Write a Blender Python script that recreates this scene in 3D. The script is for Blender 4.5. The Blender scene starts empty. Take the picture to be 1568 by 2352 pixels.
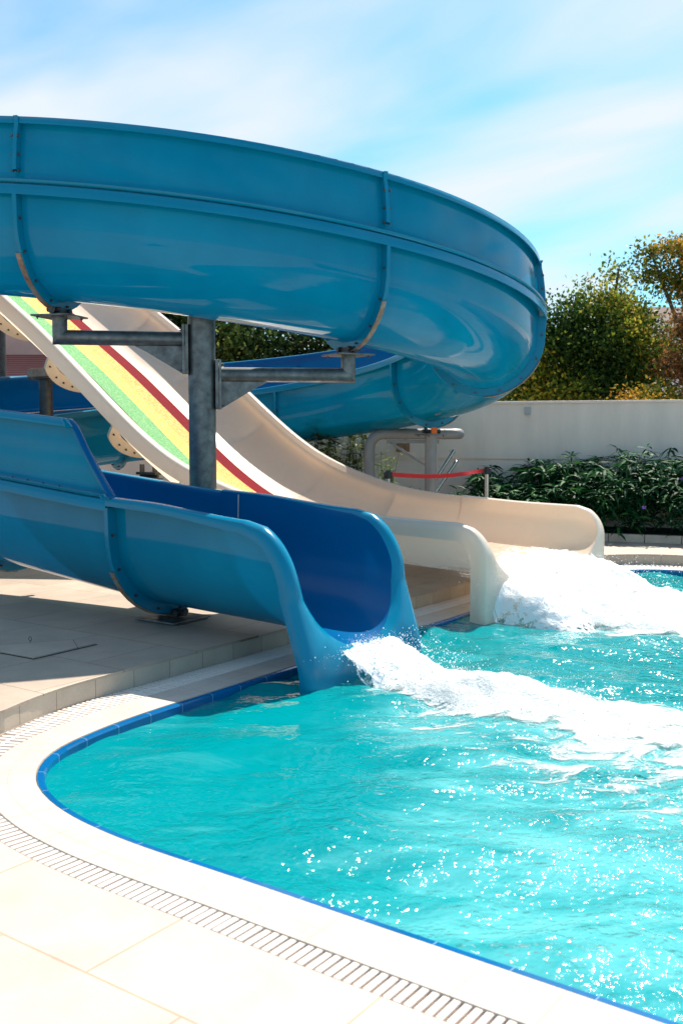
import bpy, math, random
import numpy as np
from mathutils import Vector, Matrix
R_ = math.radians
random.seed(7); rng = np.random.default_rng(7)
SC = bpy.context.scene; COL = SC.collection

# ------------------------------------------------------------------ camera
cam_d = bpy.data.cameras.new('camera'); cam = bpy.data.objects.new('camera', cam_d); COL.objects.link(cam)
cam_d.sensor_fit = 'VERTICAL'; cam_d.sensor_height = 36; cam_d.sensor_width = 24
cam_d.lens = 2290 / 2352 * 36
cam.location = (0, 0, 1.5); cam.rotation_euler = (math.pi / 2 - math.atan(176 / 2290), 0, 0)
cam_d.clip_start = 0.05; cam_d.clip_end = 2000
cam_d.dof.use_dof = True; cam_d.dof.focus_distance = 8.3; cam_d.dof.aperture_fstop = 4.0
SC.camera = cam
# ------------------------------------------------------------------ light
SUNV = Vector((0.36, 0.66, 1.0)).normalized()          # towards the sun
elev = math.asin(SUNV.z); azim = math.atan2(SUNV.x, SUNV.y)
SC.view_settings.view_transform = 'Standard'; SC.view_settings.look = 'None'
SC.view_settings.gamma = 1.0; SC.view_settings.exposure = 0.84
W = bpy.data.worlds.new('World'); SC.world = W; W.use_nodes = True
nt = W.node_tree; nt.nodes.clear()
def N(t, kind, **kw):
    n = t.nodes.new(kind)
    for k, v in kw.items(): setattr(n, k, v)
    return n
sky = N(nt, 'ShaderNodeTexSky', sky_type='NISHITA', sun_disc=False)
sky.sun_elevation = elev; sky.sun_rotation = azim; sky.air_density = 1.0; sky.dust_density = 0.6; sky.ozone_density = 2.0
tc = N(nt, 'ShaderNodeTexCoord')
sep = N(nt, 'ShaderNodeSeparateXYZ'); nt.links.new(tc.outputs['Generated'], sep.inputs[0])
zz = N(nt, 'ShaderNodeMath', operation='MAXIMUM'); nt.links.new(sep.outputs['Z'], zz.inputs[0]); zz.inputs[1].default_value = 0.0
za = N(nt, 'ShaderNodeMath', operation='ADD'); nt.links.new(zz.outputs[0], za.inputs[0]); za.inputs[1].default_value = 0.22
dx = N(nt, 'ShaderNodeMath', operation='DIVIDE'); nt.links.new(sep.outputs['X'], dx.inputs[0]); nt.links.new(za.outputs[0], dx.inputs[1])
dy = N(nt, 'ShaderNodeMath', operation='DIVIDE'); nt.links.new(sep.outputs['Y'], dy.inputs[0]); nt.links.new(za.outputs[0], dy.inputs[1])
cmb = N(nt, 'ShaderNodeCombineXYZ'); nt.links.new(dx.outputs[0], cmb.inputs[0]); nt.links.new(dy.outputs[0], cmb.inputs[1])
mp0 = N(nt, 'ShaderNodeMapping'); nt.links.new(cmb.outputs[0], mp0.inputs[0]); mp0.inputs['Rotation'].default_value = (0, 0, R_(38))
mp = N(nt, 'ShaderNodeMapping'); nt.links.new(mp0.outputs[0], mp.inputs[0])
mp.inputs['Scale'].default_value = (0.75, 2.1, 1); mp.inputs['Location'].default_value = (0.3, 0.1, 0.0)
n1 = N(nt, 'ShaderNodeTexNoise'); n1.inputs['Scale'].default_value = 1.0; n1.inputs['Detail'].default_value = 6; n1.inputs['Roughness'].default_value = 0.42; n1.inputs['Distortion'].default_value = 0.35
nt.links.new(mp.outputs[0], n1.inputs['Vector'])
cr = N(nt, 'ShaderNodeValToRGB'); cr.color_ramp.elements[0].position = 0.36; cr.color_ramp.elements[0].color = (0.03, 0.03, 0.03, 1)
cr.color_ramp.elements[1].position = 0.60; cr.color_ramp.elements[1].color = (0.95, 0.95, 0.95, 1)
nt.links.new(n1.outputs['Fac'], cr.inputs[0])
tint = N(nt, 'ShaderNodeMix', data_type='RGBA', blend_type='MULTIPLY'); tint.inputs[0].default_value = 1.0
nt.links.new(sky.outputs[0], tint.inputs[6]); tint.inputs[7].default_value = (0.50, 1.16, 1.36, 1)
mx = N(nt, 'ShaderNodeMix', data_type='RGBA'); fy = N(nt, 'ShaderNodeMapRange', interpolation_type='SMOOTHSTEP'); fy.inputs[1].default_value = -0.45; fy.inputs[2].default_value = 0.25; fy.inputs[3].default_value = 0.4; nt.links.new(sep.outputs['Y'], fy.inputs[0])  # thins the unseen clouds behind the camera to lower fill on surfaces facing it
fm = N(nt, 'ShaderNodeMath', operation='MULTIPLY'); nt.links.new(cr.outputs[0], fm.inputs[0]); nt.links.new(fy.outputs[0], fm.inputs[1]); nt.links.new(fm.outputs[0], mx.inputs[0]); nt.links.new(tint.outputs[2], mx.inputs[6])
mx.inputs[7].default_value = (6.3, 6.75, 7.0, 1)
bg = N(nt, 'ShaderNodeBackground'); bg.inputs[1].default_value = 0.078; nt.links.new(mx.outputs[2], bg.inputs[0])
wo = N(nt, 'ShaderNodeOutputWorld'); nt.links.new(bg.outputs[0], wo.inputs[0])
sl = bpy.data.lights.new('sun', 'SUN'); sl.energy = 5.0; sl.angle = R_(0.5); sl.color = (1.0, 0.92, 0.81)
so = bpy.data.objects.new('sun', sl); COL.objects.link(so); so.rotation_euler = SUNV.to_track_quat('Z', 'Y').to_euler()

# ------------------------------------------------------------------ material helpers
def mat(name, base=(0.5, 0.5, 0.5), rough=0.5, metal=0.0, var=0.0, vscale=6.0, dark=None, bump=0.0, bscale=60.0, coat=0.0, spec=0.5, stretch=(1, 1, 1), rvar=0.0, sub=None):
    m = bpy.data.materials.new(name); m.use_nodes = True; t = m.node_tree; p = t.nodes['Principled BSDF']
    p.inputs['Base Color'].default_value = (*base, 1); p.inputs['Roughness'].default_value = rough; p.inputs['Metallic'].default_value = metal
    p.inputs['Coat Weight'].default_value = coat; p.inputs['Coat Roughness'].default_value = 0.05; p.inputs['Specular IOR Level'].default_value = spec
    c = N(t, 'ShaderNodeTexCoord'); mpn = N(t, 'ShaderNodeMapping'); t.links.new(c.outputs['Object'], mpn.inputs[0]); mpn.inputs['Scale'].default_value = stretch
    if var > 0:
        n = N(t, 'ShaderNodeTexNoise'); n.inputs['Scale'].default_value = vscale; n.inputs['Detail'].default_value = 7; n.inputs['Roughness'].default_value = 0.62
        t.links.new(mpn.outputs[0], n.inputs['Vector'])
        r = N(t, 'ShaderNodeValToRGB'); r.color_ramp.elements[0].position = 0.5 - 0.18; r.color_ramp.elements[1].position = 0.5 + 0.18
        d = dark or tuple(b * (1 - var) for b in base)
        r.color_ramp.elements[0].color = (*d, 1); r.color_ramp.elements[1].color = (*base, 1)
        t.links.new(n.outputs['Fac'], r.inputs[0]); t.links.new(r.outputs[0], p.inputs['Base Color'])
        if rvar > 0:
            mr = N(t, 'ShaderNodeMapRange'); mr.inputs[1].default_value = 0.3; mr.inputs[2].default_value = 0.7
            mr.inputs[3].default_value = rough + rvar; mr.inputs[4].default_value = max(0.03, rough - rvar); t.links.new(n.outputs['Fac'], mr.inputs[0]); t.links.new(mr.outputs[0], p.inputs['Roughness'])
    if bump > 0:
        n = N(t, 'ShaderNodeTexNoise'); n.inputs['Scale'].default_value = bscale; n.inputs['Detail'].default_value = 4; t.links.new(mpn.outputs[0], n.inputs['Vector'])
        b = N(t, 'ShaderNodeBump'); b.inputs['Strength'].default_value = bump; b.inputs['Distance'].default_value = 0.01
        t.links.new(n.outputs['Fac'], b.inputs['Height']); t.links.new(b.outputs[0], p.inputs['Normal'])
    return m

def tile_mat(name, base, joint, bw, bh, coord='Object', rot=0.0, loc=(0, 0, 0), mortar=0.004, rough=0.6, var=0.08, offset=0.5, bump=0.15):
    m = bpy.data.materials.new(name); m.use_nodes = True; t = m.node_tree; p = t.nodes['Principled BSDF']; p.inputs['Roughness'].default_value = rough
    c = N(t, 'ShaderNodeTexCoord'); v = N(t, 'ShaderNodeMapping', vector_type='TEXTURE'); t.links.new(c.outputs[coord], v.inputs[0])
    v.inputs['Rotation'].default_value = (0, 0, rot); v.inputs['Location'].default_value = loc
    br = N(t, 'ShaderNodeTexBrick'); br.offset = offset; t.links.new(v.outputs[0], br.inputs['Vector'])
    br.inputs['Scale'].default_value = 1; br.inputs['Brick Width'].default_value = bw; br.inputs['Row Height'].default_value = bh
    br.inputs['Mortar Size'].default_value = mortar; br.inputs['Mortar Smooth'].default_value = 0.2; br.inputs['Bias'].default_value = 0
    br.inputs['Color1'].default_value = (*base, 1); br.inputs['Color2'].default_value = (*[b * (1 - var) for b in base], 1); br.inputs['Mortar'].default_value = (*joint, 1)
    n = N(t, 'ShaderNodeTexNoise'); n.inputs['Scale'].default_value = 3.0; n.inputs['Detail'].default_value = 8; n.inputs['Roughness'].default_value = 0.65; t.links.new(c.outputs['Object'], n.inputs['Vector'])
    r = N(t, 'ShaderNodeMapRange'); r.inputs[1].default_value = 0.3; r.inputs[2].default_value = 0.7; r.inputs[3].default_value = 0.80; r.inputs[4].default_value = 1.05; t.links.new(n.outputs['Fac'], r.inputs[0])
    n3 = N(t, 'ShaderNodeTexNoise'); n3.inputs['Scale'].default_value = 120.0; n3.inputs['Detail'].default_value = 2; t.links.new(c.outputs['Object'], n3.inputs['Vector'])
    r3 = N(t, 'ShaderNodeMapRange'); r3.inputs[1].default_value = 0.3; r3.inputs[2].default_value = 0.7; r3.inputs[3].default_value = 0.93; r3.inputs[4].default_value = 1.05; t.links.new(n3.outputs['Fac'], r3.inputs[0])
    mm = N(t, 'ShaderNodeMath', operation='MULTIPLY'); t.links.new(r.outputs[0], mm.inputs[0]); t.links.new(r3.outputs[0], mm.inputs[1])
    mu = N(t, 'ShaderNodeVectorMath', operation='SCALE'); t.links.new(br.outputs['Color'], mu.inputs[0]); t.links.new(mm.outputs[0], mu.inputs['Scale'])
    t.links.new(mu.outputs[0], p.inputs['Base Color'])
    b = N(t, 'ShaderNodeBump', invert=True); b.inputs['Strength'].default_value = bump; b.inputs['Distance'].default_value = 0.004
    t.links.new(br.outputs['Fac'], b.inputs['Height']); t.links.new(b.outputs[0], p.inputs['Normal'])
    return m

M = {}
M['blue_out'] = mat('teal_blue_gelcoat', (0.002, 0.25, 0.385), 0.07, var=0.10, vscale=2.0, dark=(0.0005, 0.20, 0.325), rvar=0.04, bump=0.03, bscale=2.2, spec=0.22, stretch=(1, 1, 0.45))
M['blue_in'] = mat('royal_blue_gelcoat', (0.0005, 0.125, 0.32), 0.2, var=0.12, vscale=1.5, spec=0.2, rvar=0.05, bump=0.02, bscale=4)
M['blue_rim'] = mat('bright_blue_gelcoat', (0.0005, 0.20, 0.34), 0.2, var=0.08, vscale=3, spec=0.25, rvar=0.06)
M['white_out'] = mat('cream_white_gelcoat', (0.74, 0.67, 0.58), 0.3, var=0.06, vscale=2, bump=0.1, bscale=90, rvar=0.06)
M['white_in'] = mat('warm_white_gelcoat', (0.88, 0.68, 0.53), 0.28, var=0.06, vscale=2, bump=0.04, bscale=60, rvar=0.05)
M['flange_cream'] = mat('cream_flange_gelcoat', (0.72, 0.62, 0.48), 0.4, var=0.1, vscale=9)
M['galv'] = mat('galvanised_steel', (0.19, 0.20, 0.20), 0.45, 0.7, var=0.5, vscale=13, bump=0.05, bscale=50, rvar=0.1)
M['galv_dark'] = mat('dark_galvanised_steel', (0.08, 0.085, 0.09), 0.5, 0.6, var=0.5, vscale=16, bump=0.08, bscale=40)
M['rust'] = mat('weathered_strap_steel', (0.36, 0.33, 0.28), 0.6, 0.4, var=0.6, vscale=14, dark=(0.23, 0.10, 0.05))
M['bolt'] = mat('dull_bolt_steel', (0.10, 0.09, 0.08), 0.5, 0.7)
M['pipe'] = mat('grey_plastic_pipe', (0.27, 0.26, 0.25), 0.38, var=0.15, vscale=6)
M['chrome'] = mat('polished_steel', (0.50, 0.47, 0.44), 0.22, 0.85)
M['black'] = mat('black_plastic', (0.015, 0.015, 0.015), 0.4)
M['red'] = mat('red_webbing', (0.62, 0.01, 0.01), 0.55)
M['orange'] = mat('orange_clamp', (0.75, 0.13, 0.01), 0.5)
def glass_fibre(m, col, w):
    # thin fibreglass lets some sunlight glow through from its far side
    t = m.node_tree; p = t.nodes['Principled BSDF']; o = t.nodes['Material Output']; tr = N(t, 'ShaderNodeBsdfTranslucent'); tr.inputs[0].default_value = (*col, 1)
    mx = N(t, 'ShaderNodeMixShader'); mx.inputs[0].default_value = w; t.links.new(p.outputs[0], mx.inputs[1]); t.links.new(tr.outputs[0], mx.inputs[2]); t.links.new(mx.outputs[0], o.inputs[0])
glass_fibre(M['blue_out'], (0.0, 0.62, 0.85), 0.18); glass_fibre(M['blue_in'], (0.0, 0.45, 0.80), 0.18); glass_fibre(M['white_in'], (1.0, 0.80, 0.60), 0.46); glass_fibre(M['white_out'], (1.0, 0.86, 0.72), 0.26)
U = np.array([0.578, 0.816]); V = np.array([0.816, -0.578])
ROT = math.atan2(V[1], V[0])
M['deck_low'] = tile_mat('cream_deck_tiles', (0.55, 0.455, 0.385), (0.42, 0.29, 0.20), 0.74, 0.62, rot=ROT, loc=tuple(np.append(V * -1.767 + U * (1.778), 0)), mortar=0.0045)
M['deck_up'] = tile_mat('beige_deck_tiles', (0.48, 0.38, 0.295), (0.20, 0.135, 0.09), 0.62, 0.62, rot=ROT, loc=(0.1, 0.25, 0), mortar=0.0035, var=0.16)
M['coping'] = tile_mat('white_coping_tiles', (0.58, 0.49, 0.41), (0.38, 0.28, 0.20), 0.245, 0.14, coord='UV', mortar=0.0016, offset=0.0, var=0.04)
M['riser'] = tile_mat('riser_tiles', (0.56, 0.47, 0.37), (0.30, 0.20, 0.13), 0.30, 0.5, coord='UV', loc=(0, -0.1, 0), mortar=0.003, offset=0.0, var=0.12)
M['edge'] = tile_mat('blue_edge_tiles', (0.002, 0.12, 0.32), (0.2, 0.35, 0.5), 0.25, 1.0, coord='UV', loc=(0, -0.4, 0), mortar=0.0022, offset=0.0, rough=0.15)
M['basin'] = tile_mat('turquoise_pool_tiles', (0.008, 0.42, 0.46), (0.006, 0.34, 0.38), 0.25, 0.125, coord='UV', mortar=0.004, rough=0.3, offset=0.0)
M['grate'] = mat('white_plastic_grating', (0.74, 0.67, 0.60), 0.45)
M['channel'] = mat('beige_channel_tile', (0.62, 0.47, 0.36), 0.8)  # even beige of the channel floor under the slats
M['bark'] = mat('rough_bark', (0.12, 0.085, 0.055), 0.9, var=0.5, vscale=10, bump=0.5, bscale=20)
M['soil'] = mat('dark_soil', (0.06, 0.045, 0.03), 0.95, var=0.4)
M['stone'] = mat('planter_stone', (0.62, 0.49, 0.38), 0.8, var=0.2, vscale=8)
M['plaster'] = mat('cream_plaster', (0.95, 0.74, 0.62), 0.85, var=0.16, vscale=1.6, bump=0.2, bscale=30, stretch=(1.5, 1.5, 0.35))

def leaf_mat(name, cols, trans=0.45, rough=0.45):
    m = bpy.data.materials.new(name); m.use_nodes = True; t = m.node_tree; t.nodes.clear()
    a = N(t, 'ShaderNodeAttribute', attribute_name='tint'); r = N(t, 'ShaderNodeValToRGB')
    els = r.color_ramp.elements
    for i, (pos, c) in enumerate(cols):
        e = els[i] if i < 2 else els.new(pos)
        e.position = pos; e.color = (*c, 1)
    t.links.new(a.outputs['Fac'], r.inputs[0])
    p = N(t, 'ShaderNodeBsdfPrincipled'); p.inputs['Roughness'].default_value = rough; p.inputs['Specular IOR Level'].default_value = 0.10; t.links.new(r.outputs[0], p.inputs['Base Color'])
    tr = N(t, 'ShaderNodeBsdfTranslucent'); t.links.new(r.outputs[0], tr.inputs[0])
    mx = N(t, 'ShaderNodeMixShader'); mx.inputs[0].default_value = trans; t.links.new(p.outputs[0], mx.inputs[1]); t.links.new(tr.outputs[0], mx.inputs[2])
    o = N(t, 'ShaderNodeOutputMaterial'); t.links.new(mx.outputs[0], o.inputs[0])
    return m

# ------------------------------------------------------------------ object helpers
def tag(o, label=None, cat=None, group=None, kind=None):
    if label: o['label'] = label
    if cat: o['category'] = cat
    if group: o['group'] = group
    if kind: o['kind'] = kind
    return o
def empty(name, loc=(0, 0, 0), rz=0):
    o = bpy.data.objects.new(name, None); COL.objects.link(o); o.location = loc; o.rotation_euler = (0, 0, rz); o.empty_display_size = 0.1
    return o
def link(name, me, parent=None, mats=None):
    for m in (mats or []): me.materials.append(m)
    o = bpy.data.objects.new(name, me); COL.objects.link(o)
    if parent is not None:
        o.parent = parent
        # children are given in world coordinates unless the parent is at the origin
        o.matrix_parent_inverse = Matrix.Identity(4)
    return o
class MB:
    def __init__(s): s.v = []; s.f = []; s.m = []; s.uv = {}; s.smooth = []
    def add(s, vs, fs, mi=0, sm=False):
        b = len(s.v); s.v += [tuple(map(float, v)) for v in vs]
        for f in fs: s.f.append([b + i for i in f]); s.m.append(mi); s.smooth.append(sm)
        return b
    def box(s, c, d, rz=0, mi=0, rot=None):
        c = Vector(c); hx, hy, hz = [x / 2 for x in d]
        mt = rot if rot is not None else Matrix.Rotation(rz, 3, 'Z')
        vs = [c + mt @ Vector((x * hx, y * hy, z * hz)) for x in (-1, 1) for y in (-1, 1) for z in (-1, 1)]
        s.add(vs, [(0, 1, 3, 2), (4, 6, 7, 5), (0, 4, 5, 1), (2, 3, 7, 6), (0, 2, 6, 4), (1, 5, 7, 3)], mi)
        return s
    def tube(s, pts, r, n=20, mi=0, caps=True):
        pts = [Vector(p) for p in pts]; rr = r if isinstance(r, (list, tuple)) else [r] * len(pts)
        vs = []; up = None
        for i, p in enumerate(pts):
            t = (pts[min(i + 1, len(pts) - 1)] - pts[max(i - 1, 0)]).normalized()
            if up is None: up = t.orthogonal().normalized()
            up = (up - t * up.dot(t)).normalized(); w = t.cross(up)
            for k in range(n):
                a = 2 * math.pi * k / n; vs.append(p + (up * math.cos(a) + w * math.sin(a)) * rr[i])
        fs = [(i * n + k, i * n + (k + 1) % n, (i + 1) * n + (k + 1) % n, (i + 1) * n + k) for i in range(len(pts) - 1) for k in range(n)]
        s.add(vs, fs, mi, True)
        if caps:
            b = len(s.v); s.add(vs[:n], [tuple(range(n - 1, -1, -1))], mi); s.add(vs[-n:], [tuple(range(n))], mi)
        return s
    def grid(s, rows, mi=0, sm=True, close=False):
        nr = len(rows); nc = len(rows[0]); vs = [p for r in rows for p in r]
        fs = [(i * nc + j, i * nc + j + 1, (i + 1) * nc + j + 1, (i + 1) * nc + j) for i in range(nr - 1) for j in range(nc - 1)]
        s.add(vs, fs, mi, sm); return s
    def build(s, name, mats, parent=None, uvs=None):
        me = bpy.data.meshes.new(name); me.from_pydata(s.v, [], s.f); me.update()
        if not isinstance(mats, (list, tuple)): mats = [mats]
        for m in mats: me.materials.append(m)
        me.polygons.foreach_set('material_index', s.m); me.polygons.foreach_set('use_smooth', s.smooth)
        if uvs is not None:
            l = me.uv_layers.new(name='UVMap'); 
            for lp in me.loops: l.data[lp.index].uv = uvs[lp.vertex_index]
        o = bpy.data.objects.new(name, me); COL.objects.link(o)
        if parent is not None: o.parent = parent
        return o
def bevel(o, w=0.004, seg=2):
    b = o.modifiers.new('bevel', 'BEVEL'); b.width = w; b.segments = seg; b.limit_method = 'ANGLE'; return o
def arcpts(c, r, a0, a1, n, ax, ay):
    c = Vector(c); ax = Vector(ax); ay = Vector(ay)
    return [c + ax * r * math.cos(R_(a0 + (a1 - a0) * i / n)) + ay * r * math.sin(R_(a0 + (a1 - a0) * i / n)) for i in range(n + 1)]
def smoothstep(a, b, x):
    t = np.clip((x - a) / (b - a), 0, 1); return t * t * (3 - 2 * t)

# ------------------------------------------------------------------ pool outline and decks
ctrl = [(7.4, -2.17), (4.0, 0.24), (0.87, 2.45), (0, 3.07), (-.25, 3.25), (-.48, 3.41), (-.70, 3.565), (-.87, 3.70), (-1.03, 3.85), (-1.17, 4.02), (-1.27, 4.19), (-1.325, 4.35), (-1.345, 4.52),
        (-1.32, 4.70), (-1.25, 4.89), (-1.135, 5.12), (-.99, 5.36), (-.82, 5.61), (-.64, 5.87), (.57, 7.62), (1.19, 8.50), (2.0, 9.65), (2.5, 10.36), (2.86, 10.82), (3.2, 11.03), (3.55, 11.06), (3.95, 10.88), (4.7, 10.36), (9, 7.3), (10.3, 5.0), (10, 1.5), (8.8, -1.6)]
def resample(c, step):
    c = np.array(c); out = []
    n = len(c)
    for i in range(n):
        p0, p1, p2, p3 = c[(i - 1) % n], c[i], c[(i + 1) % n], c[(i + 2) % n]
        L = np.linalg.norm(p2 - p1); k = max(1, int(L / step))
        # centripetal tangents
        d01 = np.linalg.norm(p1 - p0) ** .5; d12 = L ** .5; d23 = np.linalg.norm(p3 - p2) ** .5
        m1 = (p2 - p1) + d12 * ((p1 - p0) / d01 - (p2 - p0) / (d01 + d12)); m2 = (p2 - p1) + d12 * ((p3 - p2) / d23 - (p3 - p1) / (d12 + d23))
        for j in range(k):
            t = j / k; out.append((2 * t**3 - 3 * t**2 + 1) * p1 + (t**3 - 2 * t**2 + t) * m1 + (-2 * t**3 + 3 * t**2) * p2 + (t**3 - t**2) * m2)
    return np.array(out)
OUT = resample(ctrl, 0.07)
tan = np.roll(OUT, -1, 0) - np.roll(OUT, 1, 0); tan /= np.linalg.norm(tan, axis=1)[:, None]
NRM = np.stack([-tan[:, 1], tan[:, 0]], 1)                # pool traversed clockwise: left of travel is outwards
if ((OUT + NRM - OUT.mean(0))**2).sum() < ((OUT - OUT.mean(0))**2).sum(): NRM = -NRM
arc = np.concatenate([[0], np.cumsum(np.linalg.norm(np.diff(OUT, axis=0), axis=1))])
wfar = smoothstep(4.0, 5.3, OUT[:, 1]) * smoothstep(30, 20, OUT[:, 0])
cop = 0.245 + 0.025 * wfar; gra = 0.105 + 0.105 * wfar
idx = np.arange(len(OUT))
def ring(off, z, ids=idx, closed=True):
    return [(OUT[i, 0] + NRM[i, 0] * (off[i] if hasattr(off, '__len__') else off), OUT[i, 1] + NRM[i, 1] * (off[i] if hasattr(off, '__len__') else off), z) for i in ids]
def strips(name, rows, widths, m, kind='structure', closed=True, sm=False):
    # rows: list of rings (each len n); widths: v coordinate for each ring
    n = len(rows[0]); b = MB(); vs = []; uvs = []
    a = arc if len(rows[0]) == len(OUT) else np.concatenate([[0], np.cumsum([math.dist(rows[0][i], rows[0][i + 1]) for i in range(n - 1)])])
    nn = n + 1 if closed else n
    for r, w in zip(rows, widths):
        for i in range(nn):
            vs.append(r[i % n]); uvs.append((a[i] if i < n else a[-1] + 0.07, w if not hasattr(w, '__len__') else w[i % n]))
    fs = [(k * nn + i, k * nn + i + 1, (k + 1) * nn + i + 1, (k + 1) * nn + i) for k in range(len(rows) - 1) for i in range(nn - 1)]
    b.add(vs, fs, 0, sm); o = b.build(name, m, uvs=uvs)
    if kind: o['kind'] = kind
    return o
WZ = -0.037
strips('pool_edge', [ring(-0.002, -0.10), ring(-0.004, -0.012), ring(0.004, -0.003), ring(0.030, -0.001), ring(0.034, -0.012)], [0.0, 0.09, 0.1, 0.13, 0.15], M['edge'])
strips('pool_coping', [ring(0.034, -0.012), ring(0.036, 0.002), ring(cop - 0.004, 0.002), ring(cop, -0.004), ring(cop, -0.05)], [-0.014, 0.0, cop, cop, cop + 0.05], M['coping'])
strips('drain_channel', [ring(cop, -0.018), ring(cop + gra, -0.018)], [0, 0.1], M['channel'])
# grating: one slat after another across the channel
gb = MB(); nxt = 0.0; pitch = 0.0325
L = np.append(arc, arc[-1] + 0.07)
for s_ in np.arange(0, arc[-1], pitch):
    i = np.searchsorted(arc, s_) - 1; i = max(i, 0); j = (i + 1) % len(OUT); f = (s_ - arc[i]) / max(1e-6, (L[i + 1] - arc[i]))
    p = OUT[i] * (1 - f) + OUT[j] * f; nv = NRM[i] * (1 - f) + NRM[j] * f; tv = tan[i]
    if p[0] > 6.5 or p[1] < -1.5: continue
    a0 = cop[i] + 0.002; a1 = cop[i] + gra[i] - 0.002
    c = p + nv * (a0 + a1) / 2
    gb.box((c[0], c[1], -0.006 + rng.normal(0, .0006)), (0.0225, a1 - a0, 0.014), math.atan2(tv[1], tv[0]) + rng.normal(0, .006))
for a, w in ((0.5, 0.012),):
    ids = [i for i in idx if wfar[i] > 0.3 and OUT[i, 0] < 6.5]
    for i0, i1 in zip(ids[:-1], ids[1:]):
        if i1 != i0 + 1: continue
        A = OUT[i0] + NRM[i0] * (cop[i0] + gra[i0] * a); B = OUT[i1] + NRM[i1] * (cop[i1] + gra[i1] * a); c = (A + B) / 2; d = B - A
        gb.box((c[0], c[1], -0.0055), (np.linalg.norm(d) * 1.02, w, 0.016), math.atan2(d[1], d[0]))
g = bevel(gb.build('drain_grate', M['grate']), 0.002, 1)
tag(g, 'white slatted plastic drain grating curving around the pool coping', 'drain grate')
# lower deck: annulus from grate to far
cen = np.array([3.0, 5.0])
def radial(path, z, rad):
    o = []
    for p in path:
        d = np.array(p[:2]) - cen; d /= np.linalg.norm(d); q = cen + d * rad; o.append((q[0], q[1], z))
    return o
g1 = ring(cop + gra, 0.0)
strips('lower_deck', [ring(cop + gra, -0.05), g1, radial(g1, 0.0, 14), radial(g1, 0.0, 40), radial(g1, 0, 400)], [0, .05, 1, 2, 3], M['deck_low'])
# upper deck with its step
up_ids = [i for i in idx if OUT[i, 1] > 4.78 and (OUT[i, 0] < 1 or OUT[i, 1] > 6)]
st = 0
for a in range(len(up_ids)):
    if up_ids[a] != up_ids[a - 1] + 1: st = a
up_ids = up_ids[st:] + up_ids[:st]
rp = ring(cop + gra + 0.003, 0, up_ids); rp = [p[:2] for p in rp]
lead = [(-4.2, -10), (-4.0, -4), (-3.9, 0), (-3.4, 2.0), (-2.6, 3.3), (-2.1, 4.1), (-1.86, 4.6)]
tail = [(16, 0), (30, -30)]
path = resample(lead + rp[::1][:1], 0.3)
path = [tuple(p) for p in lead] + rp + tail
def at(z, off=0): return [(p[0], p[1], z) for p in path]
strips('deck_riser', [at(-0.04), at(0.106), ], [0, 0.15], M['riser'], closed=False)
nose = [(p[0] + (cen - np.array(p))[0] / np.linalg.norm(cen - np.array(p)) * .006, p[1] + (cen - np.array(p))[1] / np.linalg.norm(cen - np.array(p)) * .006) for p in path]
strips('upper_deck', [at(0.106), [(p[0], p[1], 0.107) for p in nose], [(p[0], p[1], 0.12) for p in nose], at(0.1215), radial(path, 0.1215, 12.5), radial(path, 0.1215, 40), radial(path, 0.1215, 400)], [0, 0, 0, 0, 1, 2, 3], M['deck_up'], closed=False)
# basin
ins = ring(-0.002, -0.09); low = ring(-0.02, -1.45)
strips('pool_basin', [ins, low, [(cen[0] + (p[0] - cen[0]) * .5, cen[1] + (p[1] - cen[1]) * .5, -1.5) for p in low], [(cen[0], cen[1], -1.5)] * len(low)], [0, 1.4, 3, 6], M['basin'])
# inspection hatch and loop of wire on the upper deck
hp = empty('access_hatch', (-2.02, 6.45, 0.1225), ROT + R_(2)); tag(hp, 'beige tiled inspection hatch set in the shaded deck left of the steel base plate', 'hatch')
b = MB(); b.box((0, 0, 0.006), (0.62, 0.5, 0.012)); bevel(b.build('hatch_lid', M['deck_up'], hp), 0.003)
b = MB()
for s in (-1, 1): b.box((0, s * 0.256, 0.0015), (0.63, 0.008, 0.003)); b.box((s * 0.316, 0, 0.0015), (0.008, 0.52, 0.003))
b.build('hatch_frame', M['black'], hp)
b = MB(); b.tube(arcpts((-0.05, 0.02, 0.04), 0.014, -80, 260, 14, (1, 0, 0), (0, 0, 1)), 0.0022, 6); b.tube([(-0.05, 0.02, 0.026), (-0.052, 0.02, 0.01)], 0.0022, 6); b.build('lifting_loop', M['bolt'], hp)

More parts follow.
